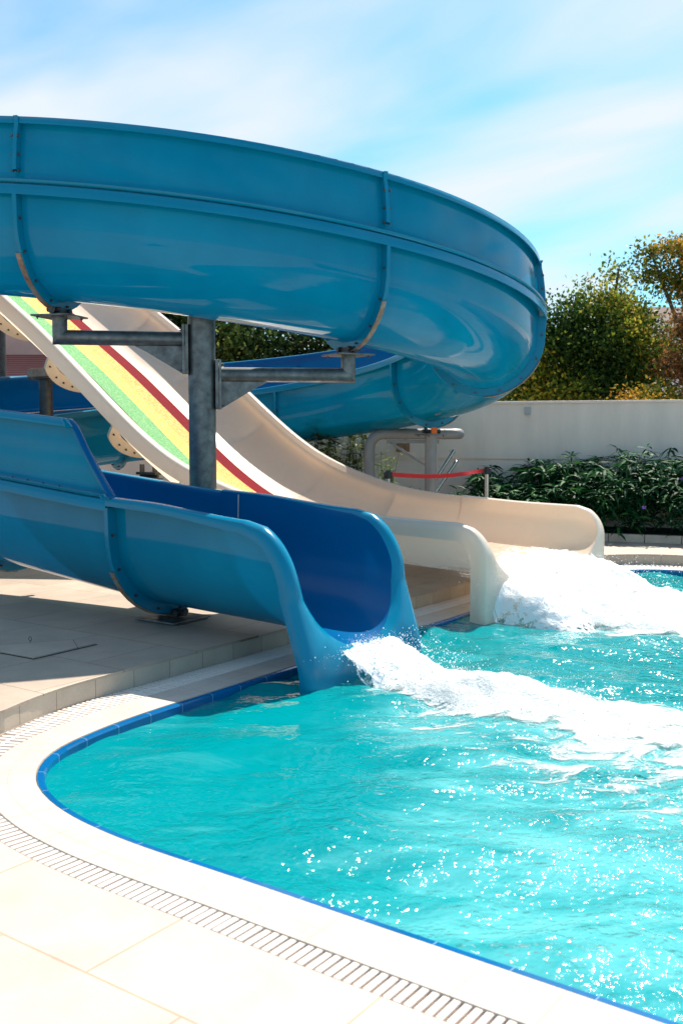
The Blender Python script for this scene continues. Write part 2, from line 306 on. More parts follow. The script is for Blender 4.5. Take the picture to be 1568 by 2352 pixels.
# ------------------------------------------------------------------ water
def waves(X, Y, seed, n, lmin, lmax, amp, ang=None, spread=math.pi):
    r = np.random.default_rng(seed); Z = np.zeros_like(X)
    for _ in range(n):
        lam = lmin * (lmax / lmin) ** r.random(); a = (ang if ang is not None else 0) + r.uniform(-spread, spread); k = 2 * math.pi / lam
        px, py = r.uniform(-3, 3, 2); ph = r.uniform(0, 6.28)
        w = np.sin(k * (X * math.cos(a) + Y * math.sin(a)) + ph + 1.2 * np.sin(0.9 * X + px) + 1.2 * np.sin(0.8 * Y + py))
        Z += amp * lam ** 1.1 * (np.exp(w) - 1.27) * 0.5
    return Z
def vnoise(X, Y, sc, seed, octs=4, rough=0.5):
    tot = np.zeros_like(X, dtype=float); am = 1.0; nm = 0
    for o in range(octs):
        x = X * sc; y = Y * sc; xi = np.floor(x).astype(int); yi = np.floor(y).astype(int); fx = x - xi; fy = y - yi; fx = fx * fx * (3 - 2 * fx); fy = fy * fy * (3 - 2 * fy)
        def h(a, b): 
            v = (a * 374761393 + b * 668265263 + (seed + o) * 2147483) & 0xffffffff; v = ((v ^ (v >> 13)) * 1274126177) & 0xffffffff; return ((v ^ (v >> 16)) & 0xffff) / 65535.0
        tot += am * ((h(xi, yi) * (1 - fx) + h(xi + 1, yi) * fx) * (1 - fy) + (h(xi, yi + 1) * (1 - fx) + h(xi + 1, yi + 1) * fx) * fy); nm += am; am *= rough; sc *= 2.03
    return tot / nm
OB = np.array([0.115, 6.43]); OW = np.array([1.895, 9.18])          # mouth centres on plan (blue, white)
def loc_(X, Y, O): return (X - O[0]) * V[0] + (Y - O[1]) * V[1], (X - O[0]) * U[0] + (Y - O[1]) * U[1]
def foam_density(X, Y):
    v, l = loc_(X, Y, OB); l = l + 0.10 * v
    wid = 0.27 + 0.18 * np.clip(v, 0, 9); core = np.exp(-(l / wid) ** 2 * 1.2) * smoothstep(0.1, 0.45, v) * (1 - 0.36 * smoothstep(0.7, 2.3, v))
    side = 0.50 * np.exp(-((l + 0.55 * wid) / (wid * 1.6)) ** 2) * smoothstep(0.1, 1.0, v)
    a = np.maximum(core * 1.25, side * 0.95)
    v2, l2 = loc_(X, Y, OW); l2 = l2 + 0.04 * v2
    wid2 = 1.02 + 0.03 * np.clip(v2, 0, 9); core2 = np.exp(-(np.abs(l2) / wid2) ** 4.0) * smoothstep(-0.15, 0.1, v2) * (1 - 0.6 * smoothstep(0.9, 2.3, v2))
    side2 = 0.42 * np.exp(-((l2) / (wid2 * 1.7)) ** 2) * smoothstep(0.0, 0.8, v2)
    return np.maximum(a, np.maximum(core2 * 1.25, side2))
def veil(X, Y):  # paler water: bubbles around the foam, painted sky reflection across the open pool
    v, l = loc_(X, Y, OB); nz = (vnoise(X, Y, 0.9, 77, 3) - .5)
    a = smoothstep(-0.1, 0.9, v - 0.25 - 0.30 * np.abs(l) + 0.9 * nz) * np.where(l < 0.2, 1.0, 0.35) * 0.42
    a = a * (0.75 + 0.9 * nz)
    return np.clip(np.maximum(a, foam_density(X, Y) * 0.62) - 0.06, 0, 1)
def chop(X, Y):
    v, l = loc_(X, Y, OB); return (0.16 + 0.60 * smoothstep(0.4, 3.4, v + 0.25 * np.abs(l)) * 1.15 + 0.5 * np.clip(foam_density(X, Y), 0, .6))
def water_height(X, Y):
    d = foam_density(X, Y); near = np.clip(d, 0, 1)
    calm = smoothstep(0.0, 1.8, np.hypot(X + 1.35, Y - 4.5)); e = 0.30 + 0.70 * calm
    Z = waves(X, Y, 3, 26, 0.28, 1.3, 0.0105, R_(-70), 1.0) * e + waves(X, Y, 5, 30, 0.09, 0.28, 0.0095, R_(-60), 1.7) * (0.45 * e + 0.9 * near)
    Z = Z + (vnoise(X, Y, 5, 11, 3) - .5) * 0.06 * near
    return Z + WZ
def in_poly(X, Y, poly):
    ins = np.zeros(X.shape, bool); n = len(poly); j = n - 1
    for i in range(n):
        xi, yi = poly[i]; xj, yj = poly[j]
        c = ((yi > Y) != (yj > Y)) & (X < (xj - xi) * (Y - yi) / (yj - yi + 1e-12) + xi); ins ^= c; j = i
    return ins
def height_mesh(name, xs, ys, fn, mask, m, dens=None, keep=None):
    X, Y = np.meshgrid(xs, ys); Z = fn(X, Y); nx = len(xs); ny = len(ys)
    me = bpy.data.meshes.new(name)
    ok = mask(X, Y); i, j = np.meshgrid(np.arange(ny - 1), np.arange(nx - 1), indexing='ij')
    fo = ok[:-1, :-1] | ok[1:, :-1] | ok[:-1, 1:] | ok[1:, 1:]
    i = i[fo]; j = j[fo]; q = np.stack([i * nx + j, i * nx + j + 1, (i + 1) * nx + j + 1, (i + 1) * nx + j], 1)
    used = np.unique(q); remap = -np.ones(nx * ny, int); remap[used] = np.arange(len(used)); q = remap[q]
    co = np.stack([X.ravel(), Y.ravel(), Z.ravel()], 1)[used]
    me.vertices.add(len(co)); me.vertices.foreach_set('co', co.ravel()); me.loops.add(q.size); me.loops.foreach_set('vertex_index', q.ravel())
    me.polygons.add(len(q)); me.polygons.foreach_set('loop_start', np.arange(0, q.size, 4)); me.polygons.foreach_set('loop_total', np.full(len(q), 4)); me.polygons.foreach_set('use_smooth', np.ones(len(q), bool))
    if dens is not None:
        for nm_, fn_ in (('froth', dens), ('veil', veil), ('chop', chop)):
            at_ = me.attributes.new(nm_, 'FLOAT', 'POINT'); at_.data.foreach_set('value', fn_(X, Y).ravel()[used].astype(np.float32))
    me.update(calc_edges=True); me.validate(); me.materials.append(m)
    o = bpy.data.objects.new(name, me); COL.objects.link(o); return o
# water: clear tinted body over turquoise tiles, bubbles near the jets and sky reflection painted as paler diffuse colour, mirror-like skin
wm = bpy.data.materials.new('pool_water'); wm.use_nodes = True; t = wm.node_tree; t.nodes.clear()
c = N(t, 'ShaderNodeTexCoord')
bn = N(t, 'ShaderNodeTexNoise'); bn.inputs['Scale'].default_value = 13; bn.inputs['Detail'].default_value = 2.5; bn.inputs['Roughness'].default_value = 0.6; t.links.new(c.outputs['Object'], bn.inputs['Vector'])
bu = N(t, 'ShaderNodeBump'); bu.inputs['Distance'].default_value = 0.045; ch = N(t, 'ShaderNodeAttribute', attribute_name='chop'); t.links.new(ch.outputs['Fac'], bu.inputs['Strength']); t.links.new(bn.outputs['Fac'], bu.inputs['Height'])
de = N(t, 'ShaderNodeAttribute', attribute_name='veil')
trn = N(t, 'ShaderNodeBsdfTransparent'); trn.inputs[0].default_value = (0.36, 0.88, 0.90, 1)
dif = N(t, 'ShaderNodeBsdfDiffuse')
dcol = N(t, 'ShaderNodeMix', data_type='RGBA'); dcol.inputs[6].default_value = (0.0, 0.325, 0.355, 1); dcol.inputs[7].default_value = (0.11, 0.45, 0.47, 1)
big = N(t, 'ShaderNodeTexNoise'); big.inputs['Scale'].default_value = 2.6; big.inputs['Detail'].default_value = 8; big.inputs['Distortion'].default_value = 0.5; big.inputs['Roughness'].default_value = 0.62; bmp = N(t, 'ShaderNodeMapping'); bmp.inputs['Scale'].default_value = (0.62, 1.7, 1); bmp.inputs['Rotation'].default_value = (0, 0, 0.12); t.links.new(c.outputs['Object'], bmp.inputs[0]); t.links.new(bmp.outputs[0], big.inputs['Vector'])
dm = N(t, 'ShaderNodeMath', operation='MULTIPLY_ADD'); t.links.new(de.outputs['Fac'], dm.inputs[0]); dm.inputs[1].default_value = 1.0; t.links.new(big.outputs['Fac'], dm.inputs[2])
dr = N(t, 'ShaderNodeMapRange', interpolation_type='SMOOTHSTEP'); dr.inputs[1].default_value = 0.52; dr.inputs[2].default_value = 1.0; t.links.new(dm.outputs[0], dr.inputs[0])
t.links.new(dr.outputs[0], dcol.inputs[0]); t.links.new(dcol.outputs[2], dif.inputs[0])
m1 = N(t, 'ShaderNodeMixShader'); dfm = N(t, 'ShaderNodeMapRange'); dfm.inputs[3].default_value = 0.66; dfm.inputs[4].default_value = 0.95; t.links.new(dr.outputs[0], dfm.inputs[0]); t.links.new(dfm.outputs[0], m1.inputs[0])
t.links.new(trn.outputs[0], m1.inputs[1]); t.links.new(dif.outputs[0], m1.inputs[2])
gl = N(t, 'ShaderNodeBsdfGlossy'); gl.inputs['Roughness'].default_value = 0.08; t.links.new(bu.outputs[0], gl.inputs['Normal'])
fr = N(t, 'ShaderNodeFresnel'); fr.inputs[0].default_value = 1.34; t.links.new(bu.outputs[0], fr.inputs['Normal'])
m2 = N(t, 'ShaderNodeMixShader'); t.links.new(fr.outputs[0], m2.inputs[0]); t.links.new(m1.outputs[0], m2.inputs[1]); t.links.new(gl.outputs[0], m2.inputs[2])
o_ = N(t, 'ShaderNodeOutputMaterial'); t.links.new(m2.outputs[0], o_.inputs[0])
poly_w = [(OUT[i, 0] + NRM[i, 0] * 0.0, OUT[i, 1] + NRM[i, 1] * 0.0) for i in range(0, len(OUT), 2)]
inside = lambda X, Y: in_poly(X, Y, poly_w)
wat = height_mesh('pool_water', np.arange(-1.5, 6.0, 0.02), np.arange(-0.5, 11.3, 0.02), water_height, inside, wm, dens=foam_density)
wat['kind'] = 'structure'
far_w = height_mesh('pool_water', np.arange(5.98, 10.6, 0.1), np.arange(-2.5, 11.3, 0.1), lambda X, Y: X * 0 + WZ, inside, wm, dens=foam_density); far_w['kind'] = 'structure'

# foam
def foam_mat(name, thick):
    m = bpy.data.materials.new(name); m.use_nodes = True; t = m.node_tree; p = t.nodes['Principled BSDF']
    p.inputs['Base Color'].default_value = (0.95, 0.96, 0.96, 1); p.inputs['Roughness'].default_value = 0.5; p.inputs['Subsurface Weight'].default_value = 0.6; p.inputs['Subsurface Radius'].default_value = (1, 1, 1); p.inputs['Subsurface Scale'].default_value = 0.05
    c = N(t, 'ShaderNodeTexCoord')
    a = N(t, 'ShaderNodeAttribute', attribute_name='froth')
    mpn = N(t, 'ShaderNodeMapping'); t.links.new(c.outputs['Object'], mpn.inputs[0]); mpn.inputs['Rotation'].default_value = (0, 0, -ROT); mpn.inputs['Scale'].default_value = (0.55, 1.0, 1.0)
    n = N(t, 'ShaderNodeTexNoise'); n.inputs['Scale'].default_value = 4.5; n.inputs['Detail'].default_value = 10; n.inputs['Roughness'].default_value = 0.72; n.inputs['Distortion'].default_value = 0.7
    t.links.new(mpn.outputs[0], n.inputs['Vector'])
    s = N(t, 'ShaderNodeMath', operation='ADD'); t.links.new(a.outputs['Fac'], s.inputs[0]); nc_ = N(t, 'ShaderNodeMath', operation='MULTIPLY_ADD'); t.links.new(n.outputs['Fac'], nc_.inputs[0]); nc_.inputs[1].default_value = 2.3; nc_.inputs[2].default_value = -0.65; t.links.new(nc_.outputs[0], s.inputs[1])
    r = N(t, 'ShaderNodeMapRange', interpolation_type='SMOOTHSTEP'); r.inputs[1].default_value = 0.90; r.inputs[2].default_value = 1.12; t.links.new(s.outputs[0], r.inputs[0])
    t.links.new(r.outputs[0], p.inputs['Alpha'])
    n2 = N(t, 'ShaderNodeTexNoise'); n2.inputs['Scale'].default_value = 45; n2.inputs['Detail'].default_value = 5; n2.inputs['Roughness'].default_value = 0.7; t.links.new(c.outputs['Object'], n2.inputs['Vector'])
    b = N(t, 'ShaderNodeBump'); b.inputs['Strength'].default_value = 0.9; b.inputs['Distance'].default_value = 0.03; t.links.new(n2.outputs['Fac'], b.inputs['Height']); t.links.new(b.outputs[0], p.inputs['Normal'])
    return m

def glowmix(m):
    t = m.node_tree; p = t.nodes['Principled BSDF']; o = [n for n in t.nodes if n.type == 'OUTPUT_MATERIAL'][0]
    al = p.inputs['Alpha'].links[0].from_socket; t.links.remove(p.inputs['Alpha'].links[0]); p.inputs['Subsurface Weight'].default_value = 0
    tr = N(t, 'ShaderNodeBsdfTranslucent'); tr.inputs[0].default_value = (0.95, 0.97, 0.97, 1); mx = N(t, 'ShaderNodeMixShader'); mx.inputs[0].default_value = 0.28
    t.links.new(p.outputs[0], mx.inputs[1]); t.links.new(tr.outputs[0], mx.inputs[2])
    tp = N(t, 'ShaderNodeBsdfTransparent'); m2 = N(t, 'ShaderNodeMixShader'); t.links.new(al, m2.inputs[0]); t.links.new(tp.outputs[0], m2.inputs[1]); t.links.new(mx.outputs[0], m2.inputs[2]); t.links.new(m2.outputs[0], o.inputs[0])
FM = foam_mat('surface_foam', False); glowmix(FM)
def foam_h(X, Y):
    d = np.clip(foam_density(X, Y), 0, 1.2)
    v, l = loc_(X, Y, OB); v2, l2 = loc_(X, Y, OW)
    hb = 0.06 * np.exp(-((v - 0.95) / 0.6) ** 2) * np.exp(-(l / 0.38) ** 2)
    hw = 0.10 * np.exp(-((v2 - 0.75) / 0.8) ** 2) * np.exp(-(l2 / 0.95) ** 4)
    lump = vnoise(X, Y, 4.5, 21, 5, 0.55)
    return water_height(X, Y) + 0.004 + smoothstep(0.45, 0.9, d) * (0.04 * lump + (hb + hw) * (0.55 + 0.9 * lump)) + smoothstep(0.5, 1, d) * 0.035 * (vnoise(X, Y, 24, 5, 4, .65) - .3)
fo = height_mesh('surface_foam', np.arange(0.1, 6.4, 0.02), np.arange(2.6, 11.2, 0.02), foam_h, lambda X, Y: (foam_density(X, Y) > 0.16) & inside(X, Y), FM, dens=foam_density)
tag(fo, 'white churned foam spreading over the pool water from both slide exits', 'foam', kind='stuff')
# falling sheets of white water
jm = bpy.data.materials.new('aerated_water'); jm.use_nodes = True; t = jm.node_tree; p = t.nodes['Principled BSDF']
p.inputs['Base Color'].default_value = (0.94, 0.96, 0.97, 1); p.inputs['Roughness'].default_value = 0.3; p.inputs['Subsurface Weight'].default_value = 0.5; p.inputs['Subsurface Radius'].default_value = (1, 1, 1); p.inputs['Subsurface Scale'].default_value = 0.05
c = N(t, 'ShaderNodeTexCoord'); a_ = N(t, 'ShaderNodeAttribute', attribute_name='froth'); mpn = N(t, 'ShaderNodeMapping'); t.links.new(c.outputs['UV'], mpn.inputs[0]); mpn.inputs['Scale'].default_value = (0.42, 1.0, 1.0)
n = N(t, 'ShaderNodeTexNoise'); n.inputs['Scale'].default_value = 26; n.inputs['Detail'].default_value = 7; n.inputs['Roughness'].default_value = 0.7; n.inputs['Distortion'].default_value = 0.3; t.links.new(mpn.outputs[0], n.inputs['Vector'])
s_ = N(t, 'ShaderNodeMath', operation='ADD'); t.links.new(a_.outputs['Fac'], s_.inputs[0]); nj = N(t, 'ShaderNodeMath', operation='MULTIPLY_ADD'); t.links.new(n.outputs['Fac'], nj.inputs[0]); nj.inputs[1].default_value = 2.4; nj.inputs[2].default_value = -0.70; t.links.new(nj.outputs[0], s_.inputs[1])
r = N(t, 'ShaderNodeMapRange', interpolation_type='SMOOTHSTEP'); r.inputs[1].default_value = 0.72; r.inputs[2].default_value = 1.0; t.links.new(s_.outputs[0], r.inputs[0]); t.links.new(r.outputs[0], p.inputs['Alpha'])
bb_ = N(t, 'ShaderNodeBump'); bb_.inputs['Strength'].default_value = 0.6; bb_.inputs['Distance'].default_value = 0.02; t.links.new(n.outputs['Fac'], bb_.inputs['Height']); t.links.new(bb_.outputs[0], p.inputs['Normal'])
glowmix(jm)
def jet(name, O, L0, half, depth, zfloor, reach, label, amp, seed, grow=0.2, side=0.6, drop_in=1.0):
    nu, nl = 170, 150; us = np.linspace(-L0, reach, nu); ls = np.linspace(-1, 1, nl); UU, LL = np.meshgrid(us, ls, indexing='ij')
    n1 = vnoise(UU * 0.5 + seed, LL * half + 9.0, 6.0, seed, 5, 0.6) - 0.5; n2 = vnoise(UU * 0.8 + seed, LL * half + 3.0, 26.0, seed + 3, 4, 0.65) - 0.5
    fall = np.clip(UU, 0, None) / reach; out = smoothstep(0.0, 0.12 if half > .5 else 0.42, UU)
    zin = zfloor + depth + np.clip(-UU, 0, None) * 0.07
    zc = np.where(UU > 0, (zfloor + depth) * (1 - fall ** 1.7) + (WZ - 0.05) * fall ** 1.7, zin)
    edge = (1 - np.abs(LL) ** (3 if half < .5 else 9)) ** 0.9
    k = smoothstep(-L0, 0.15, UU)
    Z = np.where(UU > 0, (WZ - 0.05) + (zc - WZ + 0.05) * (edge * out + (1 - out)), zc - (1 - edge) * 0.02) + (n1 * amp + n2 * amp * 0.6) * (0.2 + 0.8 * k) * edge
    hw = half * (1 + grow * np.clip(UU, 0, None) - side * 0.0)
    Vv = UU + n1 * 0.09 * k; Lw = LL * hw + n2 * 0.03 * k
    X = O[0] + V[0] * Vv + U[0] * Lw; Y = O[1] + V[1] * Vv + U[1] * Lw
    fr_ = np.clip((0.02 if half > .5 else -0.12) + (0.75 if half > .5 else 0.84) * smoothstep(-L0, 0.30 * reach, UU) - 0.30 * np.abs(LL) ** 6 - 0.35 * smoothstep(0.75 * reach, reach, UU), 0, 1)
    b = MB(); b.grid([[(X[i, j], Y[i, j], Z[i, j]) for j in range(nl)] for i in range(nu)])
    o = b.build(name, jm, uvs=[(UU[i, j], LL[i, j] * half) for i in range(nu) for j in range(nl)])
    a = o.data.attributes.new('froth', 'FLOAT', 'POINT'); a.data.foreach_set('value', fr_.ravel().astype(np.float32))
    tag(o, label, 'splash', kind='stuff'); return o
jet('falling_water', OW, 1.0, 1.20, 0.065, 0.25, 0.90, 'broad white torrent pouring from the cream rainbow slide into the pool', 0.09, 31, grow=0.05)
jet('falling_water', OB + U * 0.05, 0.22, 0.31, 0.008, 0.150, 0.60, 'narrow white stream spilling over the lip of the blue flume', 0.05, 47, grow=0.5)
# droplets
def droplets(name, label, spec):
    phi = (1 + 5 ** .5) / 2; ic = np.array([(-1, phi, 0), (1, phi, 0), (-1, -phi, 0), (1, -phi, 0), (0, -1, phi), (0, 1, phi), (0, -1, -phi), (0, 1, -phi), (phi, 0, -1), (phi, 0, 1), (-phi, 0, -1), (-phi, 0, 1)]); ic /= np.linalg.norm(ic[0])
    fc = np.array([(0, 11, 5), (0, 5, 1), (0, 1, 7), (0, 7, 10), (0, 10, 11), (1, 5, 9), (5, 11, 4), (11, 10, 2), (10, 7, 6), (7, 1, 8), (3, 9, 4), (3, 4, 2), (3, 2, 6), (3, 6, 8), (3, 8, 9), (4, 9, 5), (2, 4, 11), (6, 2, 10), (8, 6, 7), (9, 8, 1)])
    P = []; S = []
    for (O, n, u0, u1, hw, z0, reach, up) in spec:
        u = rng.uniform(u0, u1, n); l = rng.normal(0, hw * 0.62, n) * (1 + 0.25 * u); fall = np.clip(u, 0, None) / reach
        z = np.maximum(z0 * (1 - fall ** 1.8), WZ) + np.abs(rng.normal(0, up, n)) * rng.random(n)
        P.append(np.stack([O[0] + V[0] * u + U[0] * l, O[1] + V[1] * u + U[1] * l, z], 1)); S.append(0.0015 + 0.0045 * rng.random(n) ** 4)
    n = 9000; X = rng.uniform(-0.2, 4.6, n); Y = rng.uniform(3.6, 10.6, n); d = foam_density(X, Y); k = (rng.random(n) < d * 0.9) & inside(X, Y)
    X = X[k]; Y = Y[k]; P.append(np.stack([X, Y, WZ + 0.03 + np.abs(rng.normal(0, 0.02, len(X)))], 1)); S.append(0.0015 + 0.004 * rng.random(len(X)) ** 4)
    P = np.concatenate(P); S = np.concatenate(S)
    co = (P[:, None, :] + ic[None] * S[:, None, None]).reshape(-1, 3); fs = (fc[None] + (np.arange(len(P)) * 12)[:, None, None]).reshape(-1, 3)
    me = bpy.data.meshes.new(name); me.from_pydata(co.tolist(), [], fs.tolist()); me.polygons.foreach_set('use_smooth', [True] * len(fs))
    m = mat('water_drops', (0.93, 0.96, 0.97), 0.12); me.materials.append(m); o = bpy.data.objects.new(name, me); COL.objects.link(o); tag(o, label, 'spray', kind='stuff')
droplets('water_spray', 'bright droplets thrown up around the foaming slide exits', [(OW, 5200, -0.3, 1.9, 1.0, 0.31, 1.1, 0.045), (OB, 4200, -0.05, 1.5, 0.40, 0.16, 0.70, 0.03)])

# ------------------------------------------------------------------ blue flume: path
C = np.array([-1.557, 11.464]); RAD = 3.168; TH1 = -14.34
SEAM, HW, EXT = 0.795, 0.64, 0.52
END_TH = 324.7; LEN = 4.31
TM = RAD * math.radians(END_TH)
zk = [(-104.34, 3.25), (-59.34, 2.941), (-14.34, 2.629), (30.66, 2.317), (75.66, 2.005), (120.66, 1.693), (165.66, 1.385), (210, 1.12), (255, 0.86), (300, 0.66), (324.7, 0.55)]
ks = [RAD * R_(a) for a, _ in zk] + [TM + LEN - 3.55, TM + LEN - 1.69, TM + LEN]; kz = [z for _, z in zk] + [0.44, 0.262, 0.20]
fine = np.arange(ks[0], ks[-1] + 0.05, 0.05); fz = np.interp(fine, ks, kz); kk = np.ones(15) / 15
fz = np.convolve(np.pad(fz, 7, mode='edge'), kk, 'valid')
def pth(s):
    z = float(np.interp(s, fine, fz))
    if s <= TM:
        a = s / RAD; o = np.array([math.sin(a), -math.cos(a)]); p = C + RAD * o; d = np.array([math.cos(a), math.sin(a)])
    else:
        a = R_(END_TH); o = -U; d = V; p = OB - V * (TM + LEN - s)
        pe = C + RAD * np.array([math.sin(a), -math.cos(a)]); q = OB - V * LEN; w = max(0, 1 - (s - TM) / 1.5); p = p + (pe - q) * w
    return p, z, o, d
def prof_trough(n=22):
    pts = [(-0.640, SEAM - 0.085), (-0.640, SEAM - 0.012), (-0.625, SEAM), (-0.562, SEAM), (-0.547, SEAM - 0.012), (-0.545, SEAM - 0.06), (-0.541, 0.62)]
    for i in range(n + 1):
        a = math.pi + math.pi * i / n; pts.append((0.54 * math.cos(a), 0.54 + 0.54 * math.sin(a)))
    pts += [(-a, z) for a, z in pts[6::-1]]
    return [(a, z + 0.012 if False else z) for a, z in pts]
PT = prof_trough()
PE = [(0.646, SEAM + 0.03), (0.644, SEAM + 0.006), (0.575, SEAM + 0.006), (0.560, SEAM + 0.02), (0.556, SEAM + 0.10), (0.548, SEAM + 0.22), (0.532, SEAM + 0.35), (0.512, SEAM + 0.44), (0.510, SEAM + 0.485), (0.523, SEAM + 0.512), (0.548, SEAM + 0.52), (0.572, SEAM + 0.512), (0.576, SEAM + 0.46)]
def sweep(prof, s0, s1, step=0.12, scale=None):
    n = max(2, int((s1 - s0) / step)); rows = []
    for i in range(n + 1):
        s = s0 + (s1 - s0) * i / n; p, z, o, d = pth(s); rows.append([(p[0] + o[0] * a, p[1] + o[1] * a, z + h) for a, h in (prof if scale is None else scale(s, prof))])
    return rows
def solid(o, th=0.012, off=-1, mo=0):
    me = o.data; cnt = {}
    for pl_ in me.polygons:
        for k_ in pl_.edge_keys: cnt[k_] = cnt.get(k_, 0) + 1
    for ed in me.edges:
        if cnt.get(tuple(sorted(ed.vertices)), 0) == 1: ed.use_edge_sharp = True
    s = o.modifiers.new('thickness', 'SOLIDIFY'); s.thickness = th; s.offset = off; s.material_offset = mo; s.use_even_offset = False; return o
BM3 = [M['blue_in'], M['blue_rim'], M['blue_out'], M['blue_out']]
slide = empty('water_slide', (0, 0, 0)); tag(slide, 'large glossy blue spiral flume curling above the rainbow slide and ending at the pool', 'water slide')
rings_s = [RAD * R_(TH1 + 45 * k) for k in range(-2, 8)] + [TM + LEN - 3.55, TM + LEN - 1.69]
bolt_me = None
def bolt_mesh():
    b = MB(); b.tube([(0, 0, 0), (0, 0, 0.012)], 0.011, 6); b.tube([(0, 0, 0.012), (0, 0, 0.024)], 0.005, 8); o = b.build('bolt', M['bolt']); me = o.data; bpy.data.objects.remove(o); return me
bolt_me = bolt_mesh()
def put_bolt(parent, loc, direc):
    o = bpy.data.objects.new('bolt', bolt_me); COL.objects.link(o); o.parent = parent; o.location = loc; o.rotation_euler = Vector(direc).to_track_quat('Z', 'Y').to_euler()
EXT_END = TM + LEN - 2.12
for i in range(len(rings_s) - 1):
    s0, s1 = rings_s[i], rings_s[i + 1]
    b = MB(); b.grid(sweep(PT, s0, s1))
    nc = len(PT) - 1
    b.m = [1 if (f % nc < 4 or f % nc > nc - 5) else 0 for f in range(len(b.f))]
    sec = solid(b.build('flume_section', BM3, slide), 0.012, -1, 2)
    if s0 < EXT_END - 0.3:
        e1 = min(s1, EXT_END)
        if s1 > EXT_END - 0.01 or i == len(rings_s) - 2:
            # last wall panel runs out in a slanted end
            rows = []; e1 = TM + LEN - 2.15
            n = 16
            for k in range(n + 1): rows.append([(lambda s: (lambda q: (q[0][0] + q[2][0] * a, q[0][1] + q[2][1] * a, q[1] + h))(pth(s)))(s0 + (e1 + 0.50 * (1 - max(0, h - SEAM) / EXT) - s0) * k / n) for a, h in PE])
            last = rows[-1]
            rows.append([(x + V[0] * 0.012 - U[0] * 0.02, y + V[1] * 0.012 - U[1] * 0.02, z) for x, y, z in last]); rows.append([(x + V[0] * 0.02 - U[0] * 0.075, y + V[1] * 0.02 - U[1] * 0.075, z - 0.004) for x, y, z in last])
        else: rows = sweep(PE, s0, e1)
        b = MB(); b.grid(rows)
        w = solid(b.build('side_wall', BM3, slide), 0.010, -1, 2)
        for f in range(len(b.f)):
            c_ = f % (len(PE) - 1)
            if c_ < 2 or c_ > 8: w.data.polygons[f].material_index = 1
        for k in range(8):
            s = s0 + (min(s1, EXT_END) - s0) * (k + 0.5) / 8; p, z, o, d = pth(s)
            if s < RAD * R_(90) or s > RAD * R_(300):
                put_bolt(w, (p[0] + o[0] * 0.61, p[1] + o[1] * 0.61, z + SEAM + 0.014), (0, 0, 1))
def profile_normals(pr):
    out = []
    for i in range(len(pr)):
        a = pr[max(0, i - 1)]; c = pr[min(len(pr) - 1, i + 1)]; t_ = (c[0] - a[0], c[1] - a[1]); l_ = math.hypot(*t_) or 1; out.append((t_[1] / l_, -t_[0] / l_))
    return out
def joint(s, ext=True, strap='outer', full=True):
    p, z, o, d = pth(s)
    core = PT[5:-5]; core = [(a * (0.555 / 0.545), h - 0.012 * (1 - abs(a) / .6)) for a, h in core]; nr = profile_normals(core); nr = [(-x, -y) if (x * a + y * (h - .5)) < 0 else (x, y) for (x, y), (a, h) in zip(nr, core)]
    def W_(a, h, t_): return (p[0] + o[0] * a + d[0] * t_, p[1] + o[1] * a + d[1] * t_, z + h)
    b = MB(); wd = 0.085
    rows = [[W_(a, h, -0.018), W_(a + n_[0] * wd, h + n_[1] * wd, -0.018), W_(a + n_[0] * wd, h + n_[1] * wd, 0.018), W_(a, h, 0.018)] for (a, h), n_ in zip(core, nr)]
    b.grid(rows, sm=False)
    if ext:
        ec = PE[4:10]
        rows = [[W_(a + 0.008, h, -0.018), W_(a + 0.075, h, -0.018), W_(a + 0.075, h, 0.018), W_(a + 0.008, h, 0.018)] for (a, h) in ec]
        b.grid(rows, sm=False)
    f = bevel(b.build('joint_flange', M['blue_rim'], slide), 0.003, 1)
    n = len(core)
    for k in range(3, n - 2, 3):
        (a, h), n_ = core[k], nr[k]
        for sg in (-1, 1): put_bolt(f, W_(a + n_[0] * 0.05, h + n_[1] * 0.05, sg * 0.018), (d[0] * sg, d[1] * sg, 0))
    if ext:
        for h in (0.10, 0.22, 0.36): 
            for sg in (-1, 1): put_bolt(f, W_(0.60, SEAM + h, sg * 0.018), (d[0] * sg, d[1] * sg, 0))
    b = MB(); rng_ = range(n - 6, n // 2 - 1, -1)
    rows = [[W_(core[k][0] + nr[k][0] * (wd + .002), core[k][1] + nr[k][1] * (wd + .002), -0.03), W_(core[k][0] + nr[k][0] * (wd + .011), core[k][1] + nr[k][1] * (wd + .011), -0.03), W_(core[k][0] + nr[k][0] * (wd + .011), core[k][1] + nr[k][1] * (wd + .011), 0.012), W_(core[k][0] + nr[k][0] * (wd + .002), core[k][1] + nr[k][1] * (wd + .002), 0.012)] for k in rng_]
    b.grid(rows, sm=False); b.build('steel_strap', M['rust'], slide)
for i, s in enumerate(rings_s): joint(s, ext=(s < EXT_END))

